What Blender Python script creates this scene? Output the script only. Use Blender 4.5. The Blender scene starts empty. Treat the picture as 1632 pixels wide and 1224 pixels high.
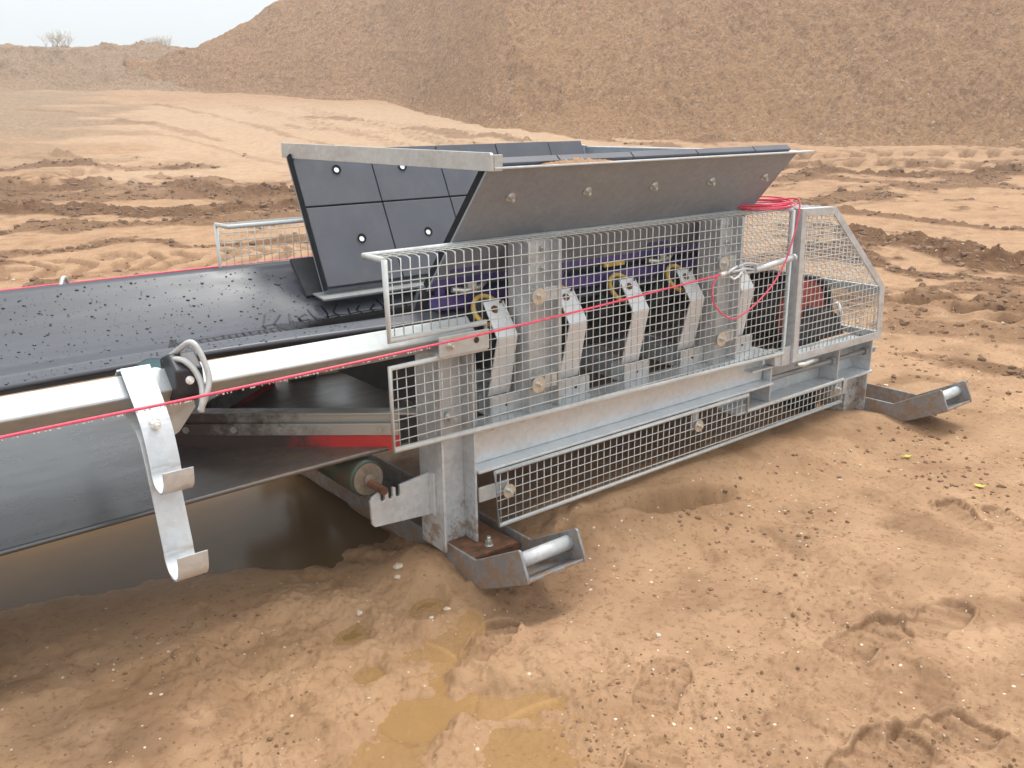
import bpy, math, random
import numpy as np
from mathutils import Vector, Matrix, Euler

random.seed(7)
RNG = np.random.default_rng(11)
SC = bpy.context.scene
COL = SC.collection
PI = math.pi

# ------------------------------------------------------------------ materials
def new_mat(name):
    m = bpy.data.materials.new(name)
    m.use_nodes = True
    nt = m.node_tree
    return m, nt, nt.nodes['Principled BSDF']

def N(nt, kind, **kw):
    n = nt.nodes.new(kind)
    for k, v in kw.items():
        if k.startswith('i_'):
            key = k[2:].replace('_', ' ')
            n.inputs[key].default_value = v
        else:
            setattr(n, k, v)
    return n

def L(nt, a, b):
    nt.links.new(a, b)

def coords(nt):
    return N(nt, 'ShaderNodeTexCoord').outputs['Object']

def noise(nt, vec, scale, detail=4, rough=0.55, dist=0.0):
    n = N(nt, 'ShaderNodeTexNoise')
    n.inputs['Scale'].default_value = scale
    n.inputs['Detail'].default_value = detail
    n.inputs['Roughness'].default_value = rough
    n.inputs['Distortion'].default_value = dist
    L(nt, vec, n.inputs['Vector'])
    return n.outputs['Fac']

def ramp(nt, fac, stops):
    r = N(nt, 'ShaderNodeValToRGB')
    el = r.color_ramp.elements
    while len(el) > 1:
        el.remove(el[-1])
    for i, (p, c) in enumerate(stops):
        e = el[0] if i == 0 else el.new(p)
        e.position = p
        e.color = (c[0], c[1], c[2], 1) if not isinstance(c, (int, float)) else (c, c, c, 1)
    L(nt, fac, r.inputs['Fac'])
    return r.outputs['Color']

def mix(nt, fac, a, b, mode='MIX'):
    n = N(nt, 'ShaderNodeMix', data_type='RGBA', blend_type=mode)
    for sock, v in ((n.inputs[0], fac), (n.inputs[6], a), (n.inputs[7], b)):
        if isinstance(v, (int, float)):
            sock.default_value = v
        elif isinstance(v, tuple):
            sock.default_value = (v[0], v[1], v[2], 1)
        else:
            L(nt, v, sock)
    return n.outputs[2]

def math_n(nt, op, a, b=None, clamp=False):
    n = N(nt, 'ShaderNodeMath', operation=op, use_clamp=clamp)
    for i, v in enumerate((a, b)):
        if v is None:
            continue
        if isinstance(v, (int, float)):
            n.inputs[i].default_value = v
        else:
            L(nt, v, n.inputs[i])
    return n.outputs[0]

def mapping(nt, vec, scale=(1, 1, 1), rot=(0, 0, 0)):
    n = N(nt, 'ShaderNodeMapping')
    n.inputs['Scale'].default_value = scale
    n.inputs['Rotation'].default_value = rot
    L(nt, vec, n.inputs['Vector'])
    return n.outputs[0]

def bump(nt, h, strength, dist, bs):
    b = N(nt, 'ShaderNodeBump')
    b.inputs['Strength'].default_value = strength
    b.inputs['Distance'].default_value = dist
    L(nt, h, b.inputs['Height'])
    L(nt, b.outputs[0], bs.inputs['Normal'])

def galv(name, base=(.64, .66, .67), dark=(.50, .52, .54), metal=.5, rough=(.38, .6), dirt=.38, dirtcol=(.27, .20, .14), splash=False):
    m, nt, bs = new_mat(name)
    v = coords(nt)
    vo = N(nt, 'ShaderNodeTexVoronoi', feature='F1')
    vo.inputs['Scale'].default_value = 55
    L(nt, v, vo.inputs['Vector'])
    sp = N(nt, 'ShaderNodeSeparateColor')
    L(nt, vo.outputs['Color'], sp.inputs[0])
    big = noise(nt, v, 6, 5, .6)
    f = math_n(nt, 'ADD', math_n(nt, 'MULTIPLY', sp.outputs[0], .35), math_n(nt, 'MULTIPLY', big, .75))
    c = mix(nt, ramp(nt, f, [(.25, 0.0), (.8, 1.0)]), dark, base)
    d = noise(nt, mapping(nt, v, (2.2, 2.2, 7)), 2.3, 7, .65)
    dm = math_n(nt, 'MULTIPLY', ramp(nt, d, [(.5, 0.0), (.72, 1.0)]), dirt)
    c = mix(nt, dm, c, dirtcol)
    if splash:      # mud thrown up from the ground, in ragged spots and smears
        sz_ = N(nt, 'ShaderNodeSeparateXYZ'); L(nt, v, sz_.inputs[0])
        sp1 = noise(nt, v, 16, 8, .75)
        lev = math_n(nt, 'ADD', math_n(nt, 'MULTIPLY', math_n(nt, 'SUBTRACT', .16, sz_.outputs[2]), 1.3), math_n(nt, 'MULTIPLY', math_n(nt, 'SUBTRACT', sp1, .46), 3.0))
        sm = math_n(nt, 'MULTIPLY', ramp(nt, lev, [(.12, 0.0), (.34, 1.0)]), .8)
        c = mix(nt, sm, c, (.26, .155, .085))
        dm = math_n(nt, 'MAXIMUM', dm, sm)
    L(nt, c, bs.inputs['Base Color'])
    L(nt, math_n(nt, 'MULTIPLY', math_n(nt, 'SUBTRACT', 1.0, dm), metal), bs.inputs['Metallic'])
    r = math_n(nt, 'ADD', math_n(nt, 'MULTIPLY', f, rough[1] - rough[0]), rough[0])
    L(nt, r, bs.inputs['Roughness'])
    bump(nt, noise(nt, v, 90, 3), .12, .002, bs)
    return m

def simple(name, col, rough=.5, metal=0, var=.25, scale=14, bumps=.1, bscale=60):
    m, nt, bs = new_mat(name)
    v = coords(nt)
    f = noise(nt, v, scale, 5, .6)
    c = mix(nt, ramp(nt, f, [(.3, 0.0), (.7, 1.0)]), tuple(x * (1 - var) for x in col), tuple(min(1, x * (1 + var)) for x in col))
    L(nt, c, bs.inputs['Base Color'])
    bs.inputs['Roughness'].default_value = rough
    bs.inputs['Metallic'].default_value = metal
    if bumps:
        bump(nt, noise(nt, v, bscale, 3), bumps, .003, bs)
    return m

M = {}
M['galv'] = galv('galvanised_steel')
M['galv_dull'] = galv('dull_galvanised_steel', (.58, .58, .56), (.46, .46, .45), .5, (.42, .62), .4)
M['galv_bright'] = galv('bright_galvanised_steel', (.66, .68, .69), (.55, .57, .59), .5, (.3, .5), .10)
M['galv_skid'] = galv('weathered_skid_steel', (.33, .335, .34), (.25, .255, .26), .5, (.45, .65), .3, splash=True)
M['post'] = galv('muddy_post_steel', splash=True)
M['bracket'] = galv('lit_zinc_bracket', (.84, .85, .86), (.76, .78, .80), .35, (.35, .5), .05)  # base raised to put the light on the bracket tops into the colour
M['rail'] = galv('stained_rail_steel', (.50, .52, .52), (.42, .44, .44), .5, (.35, .55), .35, (.34, .29, .22))
M['wire'] = galv('guard_wire', (.64, .65, .63), (.53, .54, .53), .3, (.4, .6), .2)
M['hopperplate'] = galv('hopper_plate', (.30, .33, .37), (.24, .265, .30), .3, (.5, .62), .22, (.25, .24, .23))
M['zinc'] = simple('zinc_bolt', (.62, .62, .58), .32, .8, .2, 40, .05)
M['brightbolt'] = simple('bright_bolt', (.86, .86, .84), .35, .35, .05, 40, .02)
M['purple'] = simple('purple_paint', (.075, .045, .19), .42, 0, .3, 12)
M['yellow'] = simple('yellow_roller', (.62, .40, .07), .5, 0, .3, 30)
M['darksteel'] = simple('dark_steel', (.035, .035, .038), .6, .2, .4, 8)
M['blackplastic'] = simple('black_plastic', (.02, .02, .024), .4, 0, .3, 20)
M['painted_shade'] = simple('near_black_shade', (.006, .006, .007), 1.0, 0, .1, 5, 0)  # near-black base that carries the shade of tile ends and bolt recesses
M['teal'] = simple('teal_housing', (.035, .085, .095), .45, 0, .3, 20)
M['cord'] = simple('pink_red_cord', (.78, .085, .145), .45, 0, .2, 60)
M['cap'] = simple('muddy_roller_cap', (.22, .17, .125), .7, .1, .35, 30, .2)
M['rust'] = simple('rusty_steel', (.14, .06, .028), .8, .1, .6, 22, .3, 120)
M['stone'] = simple('pale_stone', (.56, .47, .36), .7, 0, .3, 90, .2, 200)
M['leaf'] = simple('yellow_leaf', (.55, .48, .06), .6, 0, .25, 60)
M['twig'] = simple('haze_pale_twig', (.66, .61, .52), .85, 0, .3, 20, 0)  # lightened: part of the haze is put into the twig colour

def mat_pulley():
    m, nt, bs = new_mat('red_pulley_paint')
    v = coords(nt)
    c = ramp(nt, noise(nt, v, 14, 6, .65), [(.3, (.20, .035, .03)), (.6, (.44, .075, .06)), (.8, (.50, .12, .09))])
    L(nt, c, bs.inputs['Base Color']); bs.inputs['Roughness'].default_value = .5
    return m
M['redpaint'] = mat_pulley()

def mat_green():
    m, nt, bs = new_mat('muddy_green_roller')
    v = coords(nt)
    c = ramp(nt, noise(nt, v, 9, 6, .65), [(.40, (.07, .048, .03)), (.56, (.045, .065, .042)), (.74, (.025, .08, .055))])
    L(nt, c, bs.inputs['Base Color']); bs.inputs['Roughness'].default_value = .4
    return m
M['green'] = mat_green()

def mat_liner():
    m, nt, bs = new_mat('rubber_liner')
    v = coords(nt)
    f = noise(nt, v, 5, 6, .6)
    c = ramp(nt, f, [(.3, (.070, .072, .086)), (.7, (.098, .100, .116))])
    dust = ramp(nt, noise(nt, mapping(nt, v, (3, 3, .8)), 4, 8, .7), [(.56, 0.0), (.75, .35)])
    c = mix(nt, dust, c, (.16, .14, .13))
    L(nt, c, bs.inputs['Base Color'])
    bs.inputs['Roughness'].default_value = .5
    bump(nt, noise(nt, v, 160, 2), .08, .002, bs)
    return m
M['liner'] = mat_liner()

def mat_belt():
    m, nt, bs = new_mat('wet_rubber_belt')
    v = coords(nt)
    st = noise(nt, mapping(nt, v, (.35, 9, 9)), 2.2, 6, .6)
    c = ramp(nt, st, [(.3, (.052, .054, .064)), (.7, (.076, .079, .093))])
    # mud smeared on the inside of the return strand, along the plough (object space, X about -2.1 .. -1)
    sx = N(nt, 'ShaderNodeSeparateXYZ'); L(nt, v, sx.inputs[0])
    low = math_n(nt, 'LESS_THAN', sx.outputs[2], .55)
    gx = N(nt, 'ShaderNodeMapRange'); L(nt, sx.outputs[0], gx.inputs[0])
    gx.inputs[1].default_value = -2.25; gx.inputs[2].default_value = -1.75
    mud = noise(nt, mapping(nt, v, (1.2, 2.4, 1)), 4, 8, .7)
    c = mix(nt, low, c, ramp(nt, noise(nt, mapping(nt, v, (.25, 7, 7)), 2.5, 6, .6), [(.3, (.050, .050, .054)), (.7, (.070, .070, .075))]))
    mm = math_n(nt, 'MULTIPLY', low, math_n(nt, 'MULTIPLY', gx.outputs[0], ramp(nt, mud, [(.25, 0.2), (.55, 1.0)])))
    mc = ramp(nt, noise(nt, v, 30, 6, .7), [(.3, (.085, .055, .038)), (.7, (.17, .115, .08))])
    c = mix(nt, mm, c, mc)
    L(nt, c, bs.inputs['Base Color'])
    # a film of water in the trough: smoother towards the flat centre
    r = ramp(nt, noise(nt, mapping(nt, v, (1, 3, 1)), 5, 6, .6), [(.3, .31), (.7, .43)])
    L(nt, math_n(nt, 'ADD', math_n(nt, 'SUBTRACT', r, math_n(nt, 'MULTIPLY', low, .14)), math_n(nt, 'MULTIPLY', mm, .25)), bs.inputs['Roughness'])
    L(nt, math_n(nt, 'ADD', .5, math_n(nt, 'MULTIPLY', low, .5)), bs.inputs['Specular IOR Level'])
    bump(nt, noise(nt, v, 140, 3), .06, .002, bs)
    return m
M['belt'] = mat_belt()

def mat_film():
    # standing water broken into a tread-like crackle on the belt
    m, nt, bs = new_mat('belt_water_film')
    bs.inputs['Base Color'].default_value = (.012, .011, .011, 1)
    bs.inputs['Roughness'].default_value = .06
    return m
M['film'] = mat_film()

def mat_scraper():
    m, nt, bs = new_mat('red_scraper_rubber')
    v = coords(nt)
    sx = N(nt, 'ShaderNodeSeparateXYZ'); L(nt, v, sx.inputs[0])
    g = N(nt, 'ShaderNodeMapRange'); L(nt, sx.outputs[0], g.inputs[0])
    g.inputs[1].default_value = -1.70; g.inputs[2].default_value = -1.45
    f = math_n(nt, 'ADD', g.outputs[0], math_n(nt, 'MULTIPLY', math_n(nt, 'SUBTRACT', noise(nt, v, 14, 6, .7), .5), 1.3))
    c = mix(nt, ramp(nt, f, [(.25, 0.0), (.7, 1.0)]), (.06, .033, .025), (.50, .03, .028))
    L(nt, c, bs.inputs['Base Color']); bs.inputs['Roughness'].default_value = .5
    return m
M['scraper'] = mat_scraper()

def mat_ploughbar():
    m, nt, bs = new_mat('muddy_plough_steel')
    v = coords(nt)
    sx = N(nt, 'ShaderNodeSeparateXYZ'); L(nt, v, sx.inputs[0])
    g = N(nt, 'ShaderNodeMapRange'); L(nt, sx.outputs[0], g.inputs[0])
    g.inputs[1].default_value = -1.95; g.inputs[2].default_value = -1.45
    f = math_n(nt, 'ADD', g.outputs[0], math_n(nt, 'MULTIPLY', math_n(nt, 'SUBTRACT', noise(nt, v, 16, 7, .75), .5), 1.6))
    fr = ramp(nt, f, [(.2, 0.0), (.75, 1.0)])
    L(nt, mix(nt, fr, (.075, .048, .035), (.40, .38, .35)), bs.inputs['Base Color'])
    L(nt, math_n(nt, 'MULTIPLY', fr, .5), bs.inputs['Metallic'])
    bs.inputs['Roughness'].default_value = .5
    return m
M['plough'] = mat_ploughbar()

def attr(nt, name):
    return N(nt, 'ShaderNodeAttribute', attribute_name=name).outputs['Fac']

def mat_ground():
    m, nt, bs = new_mat('sandy_mud')
    v = coords(nt)
    a1 = noise(nt, v, .35, 6, .6)
    a2 = noise(nt, v, 3.1, 8, .65)
    a3 = noise(nt, v, 38, 6, .7)
    c = ramp(nt, a2, [(.30, (.255, .145, .082)), (.5, (.37, .225, .132)), (.70, (.46, .29, .172))])
    c = mix(nt, ramp(nt, a1, [(.35, 0.0), (.65, .55)]), c, (.45, .282, .168))
    c = mix(nt, ramp(nt, a3, [(.34, .7), (.48, 0.0)]), c, (.20, .11, .055))
    # darker turned clods
    cl = attr(nt, 'clod')
    clc = ramp(nt, noise(nt, v, 9, 7, .7), [(.3, (.095, .048, .024)), (.7, (.20, .108, .056))])
    c = mix(nt, math_n(nt, 'MULTIPLY', cl, 1.0, True), c, clc)
    # pale dry zone
    c = mix(nt, math_n(nt, 'MULTIPLY', attr(nt, 'pale'), .75, True), c, ramp(nt, noise(nt, v, 5, 8, .7), [(.3, (.36, .24, .15)), (.7, (.52, .365, .245))]))
    # gravelly zone
    gv = ramp(nt, noise(nt, v, 7, 8, .75), [(.35, (.19, .12, .07)), (.52, (.29, .195, .122)), (.7, (.42, .31, .21))])
    c = mix(nt, math_n(nt, 'MULTIPLY', attr(nt, 'gravel'), 1.0, True), c, gv)
    # tiny grit, pale and dark
    vo = N(nt, 'ShaderNodeTexVoronoi', feature='F1'); vo.inputs['Scale'].default_value = 46
    L(nt, v, vo.inputs['Vector'])
    sp = N(nt, 'ShaderNodeSeparateColor'); L(nt, vo.outputs['Color'], sp.inputs[0])
    dot = math_n(nt, 'LESS_THAN', vo.outputs['Distance'], math_n(nt, 'MULTIPLY', sp.outputs[1], .28))
    pale = math_n(nt, 'MULTIPLY', dot, math_n(nt, 'GREATER_THAN', sp.outputs[0], .93))
    dk = math_n(nt, 'MULTIPLY', dot, math_n(nt, 'LESS_THAN', sp.outputs[0], .22))
    c = mix(nt, pale, c, (.72, .60, .45))
    c = mix(nt, math_n(nt, 'MULTIPLY', dk, .8), c, (.15, .09, .05))
    # wet mud
    w = attr(nt, 'wet')
    c = mix(nt, math_n(nt, 'MULTIPLY', w, .75, True), c, mix(nt, a2, (.23, .122, .05), (.36, .208, .096)))
    L(nt, c, bs.inputs['Base Color'])
    wr = math_n(nt, 'MULTIPLY', w, math_n(nt, 'ADD', .7, math_n(nt, 'MULTIPLY', a2, .6)), True)
    r = N(nt, 'ShaderNodeMapRange'); L(nt, wr, r.inputs[0])
    r.inputs[3].default_value = .85; r.inputs[4].default_value = .42
    L(nt, r.outputs[0], bs.inputs['Roughness'])
    L(nt, math_n(nt, 'ADD', .05, math_n(nt, 'MULTIPLY', w, .15)), bs.inputs['Specular IOR Level'])
    h = math_n(nt, 'ADD', math_n(nt, 'MULTIPLY', a3, .5), math_n(nt, 'MULTIPLY', noise(nt, v, 120, 4, .7), .3))
    h = math_n(nt, 'MULTIPLY', h, math_n(nt, 'SUBTRACT', 1.0, math_n(nt, 'MULTIPLY', w, .8), True))
    bump(nt, h, .75, .012, bs)
    return m
M['ground'] = mat_ground()

def mat_heap(name, c1, c2, c3):
    m, nt, bs = new_mat(name)
    v = coords(nt)
    a1 = noise(nt, v, .22, 6, .6)
    a2 = noise(nt, mapping(nt, v, (1, 1, .6)), 4.2, 9, .8)
    a3 = noise(nt, v, 9, 8, .8)
    c = ramp(nt, a2, [(.39, c1), (.5, c2), (.61, c3)])
    c = mix(nt, ramp(nt, a1, [(.4, 0.0), (.62, .6)]), c, tuple(x * 1.08 for x in c2))
    c = mix(nt, ramp(nt, a3, [(.38, .85), (.5, 0.0)]), c, tuple(x * .45 for x in c1))
    vo = N(nt, 'ShaderNodeTexVoronoi', feature='F1'); vo.inputs['Scale'].default_value = 7.5
    L(nt, v, vo.inputs['Vector'])
    sp = N(nt, 'ShaderNodeSeparateColor'); L(nt, vo.outputs['Color'], sp.inputs[0])
    dot = math_n(nt, 'LESS_THAN', vo.outputs['Distance'], math_n(nt, 'MULTIPLY', sp.outputs[1], .36))
    pale = math_n(nt, 'MULTIPLY', dot, math_n(nt, 'GREATER_THAN', sp.outputs[0], .86))
    c = mix(nt, math_n(nt, 'MULTIPLY', pale, .85), c, (.56, .47, .37))
    L(nt, c, bs.inputs['Base Color'])
    bs.inputs['Roughness'].default_value = .9
    bs.inputs['Specular IOR Level'].default_value = .25
    bump(nt, math_n(nt, 'ADD', a3, math_n(nt, 'MULTIPLY', a2, .8)), 1.0, .2, bs)
    return m
M['heap'] = mat_heap('gravelly_spoil', (.34, .175, .082), (.50, .275, .132), (.62, .36, .19))
M['bank'] = mat_heap('bank_soil', (.36, .21, .115), (.50, .32, .19), (.58, .40, .26))
M['clod'] = simple('mud_clod', (.20, .112, .058), .85, 0, .35, 6, .5, 40)

def mat_water(name, col, rough, alpha=1.0):
    m, nt, bs = new_mat(name)
    v = coords(nt)
    L(nt, ramp(nt, noise(nt, v, 2.4, 6, .6), [(.3, tuple(x * .8 for x in col)), (.7, col)]), bs.inputs['Base Color'])
    bs.inputs['Roughness'].default_value = rough
    bs.inputs['IOR'].default_value = 1.33
    bs.inputs['Specular IOR Level'].default_value = .35 if alpha < 1 else .14
    bs.inputs['Alpha'].default_value = alpha
    bump(nt, noise(nt, v, 7, 3), .12, .006, bs)
    return m
M['water'] = mat_water('muddy_water', (.48, .28, .112), .08, .45)
M['shaded_water'] = mat_water('shade_dark_muddy_water', (.17, .098, .043), .20)  # separate darker copy; the conveyor's shade is put into its base colour
M['drop'] = simple('water_drop', (.075, .08, .10), .05, 0, .1, 5, 0)
M['paledrop'] = simple('hanging_drop', (.75, .75, .76), .08, .3, .05, 5, 0)

# ------------------------------------------------------------------ mesh helpers
ORG = {}

class MB:
    def __init__(self):
        self.v, self.f, self.s = [], [], []
    def add(self, vs, fs, smooth=False):
        b = len(self.v)
        self.v += [tuple(p) for p in vs]
        self.f += [tuple(b + i for i in f) for f in fs]
        self.s += [smooth] * len(fs)
    def hexa(self, p):   # 8 points: bottom ring 0-3, top ring 4-7
        self.add(p, [(3, 2, 1, 0), (4, 5, 6, 7), (0, 1, 5, 4), (1, 2, 6, 5), (2, 3, 7, 6), (3, 0, 4, 7)])
    def box(self, lo, hi):
        x0, y0, z0 = lo; x1, y1, z1 = hi
        self.hexa([(x0, y0, z0), (x1, y0, z0), (x1, y1, z0), (x0, y1, z0), (x0, y0, z1), (x1, y0, z1), (x1, y1, z1), (x0, y1, z1)])
    def prism(self, poly, axis, a, b):
        """extrude a 2-D outline along an axis: x -> (y,z), y -> (x,z), z -> (x,y)"""
        n = len(poly)
        def P(q, t):
            return {'x': (t, q[0], q[1]), 'y': (q[0], t, q[1]), 'z': (q[0], q[1], t)}[axis]
        vs = [P(q, a) for q in poly] + [P(q, b) for q in poly]
        fs = [tuple(range(n)), tuple(range(2 * n - 1, n - 1, -1))]
        fs += [(i, n + i, n + (i + 1) % n, (i + 1) % n) for i in range(n)]
        self.add(vs, fs)
    def tube(self, path, r, n=8, closed=False, smooth=True, phase=0.0, up=None):
        P = [Vector(p) for p in path]
        m = len(P)
        rr = r if isinstance(r, (list, tuple)) else [r] * m
        rings = []
        prev = None
        for i in range(m):
            if closed:
                t = (P[(i + 1) % m] - P[i - 1]).normalized()
            else:
                t = (P[min(i + 1, m - 1)] - P[max(i - 1, 0)]).normalized()
            if prev is None:
                u = Vector(up) if up else (Vector((0, 0, 1)) if abs(t.z) < .9 else Vector((0, 1, 0)))
            else:
                u = prev
            u = (u - t * u.dot(t)).normalized()
            prev = u
            w = t.cross(u)
            rings.append([P[i] + (u * math.cos(phase + 2 * PI * k / n) + w * math.sin(phase + 2 * PI * k / n)) * rr[i] for k in range(n)])
        vs = [p for ring in rings for p in ring]
        fs = []
        for i in range(m if closed else m - 1):
            j = (i + 1) % m
            for k in range(n):
                k2 = (k + 1) % n
                fs.append((i * n + k, i * n + k2, j * n + k2, j * n + k))
        self.add(vs, fs, smooth)
        if not closed:
            b = len(self.v) - len(vs)
            self.f += [tuple(b + k for k in range(n - 1, -1, -1)), tuple(b + (m - 1) * n + k for k in range(n))]
            self.s += [False, False]
    def cyl(self, a, b, r, n=20, smooth=True):
        self.tube([a, b], r, n, smooth=smooth)
    def washer_bolt(self, p, d, rw, rb, h):
        p, d = Vector(p), Vector(d).normalized()
        self.cyl(p, p + d * .004, rw, 20)
        self.tube([p + d * .004, p + d * (.004 + h)], rb, 6, smooth=False)
        self.cyl(p + d * (.004 + h), p + d * (.004 + h * 1.9), rb * .55, 10)
    def mesh(self, name, mat, off=(0, 0, 0)):
        me = bpy.data.meshes.new(name)
        o = Vector(off)
        me.from_pydata([(p[0] - o.x, p[1] - o.y, p[2] - o.z) for p in self.v], [], self.f)
        me.polygons.foreach_set('use_smooth', self.s)
        me.materials.append(mat)
        me.update()
        return me
    def build(self, name, mat, parent=None, bevel=None, org=None):
        """org: world origin of the new object (the parent's when left out)"""
        po = ORG[parent.name] if parent else Vector((0, 0, 0))
        oo = Vector(org) if org is not None else po
        ob = bpy.data.objects.new(name, self.mesh(name, mat, oo))
        COL.objects.link(ob)
        if parent:
            ob.parent = parent
        ob.location = oo - po
        ORG[ob.name] = oo
        if bevel:
            bv = ob.modifiers.new('bevel', 'BEVEL')
            bv.width = bevel; bv.segments = 2; bv.limit_method = 'ANGLE'; bv.angle_limit = math.radians(40)
        return ob

def tag(o, label=None, cat=None, group=None, kind=None):
    for k, v in (('label', label), ('category', cat), ('group', group), ('kind', kind)):
        if v:
            o[k] = v
    return o

def empty(name, loc):
    o = bpy.data.objects.new(name, None)
    o.empty_display_size = .2
    COL.objects.link(o)
    o.location = loc
    ORG[o.name] = Vector(loc)
    return o

def clone(o, parent, world):
    c = o.copy()
    COL.objects.link(c)
    c.parent = parent
    c.location = Vector(world) - (ORG[parent.name] if parent else Vector((0, 0, 0)))
    ORG[c.name] = Vector(world)
    return c

def clone_tree(o, parent, world):
    d = Vector(world) - ORG[o.name]
    c = clone(o, parent, world)
    for ch in list(o.children):
        clone_tree(ch, c, ORG[ch.name] + d)
    return c

# ------------------------------------------------------------------ noise in numpy
def hsh(ix, iy, seed):
    h = (ix.astype(np.int64) * 374761393 + iy.astype(np.int64) * 668265263 + seed * 1442695041) & 0xffffffff
    h = ((h ^ (h >> 13)) * 1274126177) & 0xffffffff
    h = h ^ (h >> 16)
    return (h & 0xffff) / 65535.0

def vnoise(x, y, seed=0):
    ix, iy = np.floor(x), np.floor(y)
    fx, fy = x - ix, y - iy
    fx = fx * fx * fx * (fx * (fx * 6 - 15) + 10); fy = fy * fy * fy * (fy * (fy * 6 - 15) + 10)
    ix = ix.astype(np.int64); iy = iy.astype(np.int64)
    a, b = hsh(ix, iy, seed), hsh(ix + 1, iy, seed)
    c, d = hsh(ix, iy + 1, seed), hsh(ix + 1, iy + 1, seed)
    return (a + (b - a) * fx) * (1 - fy) + (c + (d - c) * fx) * fy - .5

def fbm(x, y, octs, seed=0, gain=.5):
    r = np.zeros_like(x); amp = 1.0
    for i in range(octs):
        r += amp * vnoise(x * 2 ** i + 17.3 * i, y * 2 ** i - 9.1 * i, seed + i)
        amp *= gain
    return r

def sstep(a, b, x):
    t = np.clip((x - a) / (b - a), 0, 1)
    return t * t * (3 - 2 * t)

def seg_dist(x, y, pts):
    """distance to a polyline, and arc length along it"""
    best = np.full_like(x, 1e9); tt = np.zeros_like(x); side = np.zeros_like(x); acc = 0.0
    for (x0, y0), (x1, y1) in zip(pts[:-1], pts[1:]):
        dx, dy = x1 - x0, y1 - y0
        l = math.hypot(dx, dy)
        t = np.clip(((x - x0) * dx + (y - y0) * dy) / (l * l), 0, 1)
        px, py = x - (x0 + t * dx), y - (y0 + t * dy)
        d = np.hypot(px, py)
        mk = d < best
        best = np.where(mk, d, best); tt = np.where(mk, acc + t * l, tt)
        side = np.where(mk, (px * -dy + py * dx) / l, side)
        acc += l
    return best, tt, side

# ------------------------------------------------------------------ terrain
TERR = [
 (-30, [(12, 0), (20, .35), (30, 1.0), (45, 2.1), (60, 3.3)]),
 (-0.62, [(12, 0), (20, 0.34), (26, 0.86), (35, 1.43), (45, 2.21), (60, 3.33)]),
 (9.88, [(12, 0), (19, 0.18), (26, 0.74), (35, 1.44), (45, 2.31), (58, 3.45)]),
 (16.12, [(12, 0), (19, 0.13), (26, 0.66), (35, 1.44), (45, 2.33), (58, 3.53)]),
 (22.97, [(12, 0), (20, 0.15), (28, 0.64), (36, 1.38), (46, 2.42), (55, 3.18)]),
 (30.32, [(12, 0), (22, 0.28), (28, 0.60), (34, 1.22), (42, 2.01), (48, 2.58)]),
 (37.94, [(12, 0), (20, 0.29), (26, 0.55), (32, 1.18), (40, 1.5)]),
 (45.58, [(12, 0), (20, 0.33), (28, 0.65), (31, 0.89), (40, 1.1)]),
 (56.53, [(12, 0), (20, 0.3), (30, 0.70), (40, .8)]),
 (67.23, [(12, 0), (20, 0.25), (30, 0.59), (40, .7)]),
 (76.99, [(12, 0), (20, 0.25), (30, 0.57), (40, .7)]),
 (110, [(12, 0), (20, .1), (40, .2)]),
 (330, [(12, 0), (20, .35), (30, 1.0), (45, 2.1), (60, 3.3)]),
]
def terr_z(a, r):
    rs = np.array([0, 6, 12, 15, 18, 21, 24, 27, 30, 33, 36, 40, 44, 48, 52, 56, 60, 200.])
    tab = np.array([np.interp(rs, [p[0] for p in l], [p[1] for p in l]) for _, l in TERR])
    az = np.array([t[0] for t in TERR])
    a = np.where(a < -30, a + 360, a)
    ia = np.clip(np.searchsorted(az, a) - 1, 0, len(az) - 2)
    fa = np.clip((a - az[ia]) / (az[ia + 1] - az[ia]), 0, 1); fa = fa * fa * (3 - 2 * fa)
    ir = np.clip(np.searchsorted(rs, r) - 1, 0, len(rs) - 2)
    fr = np.clip((r - rs[ir]) / (rs[ir + 1] - rs[ir]), 0, 1)
    return (tab[ia, ir] * (1 - fr) + tab[ia, ir + 1] * fr) * (1 - fa) + (tab[ia + 1, ir] * (1 - fr) + tab[ia + 1, ir + 1] * fr) * fa

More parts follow.
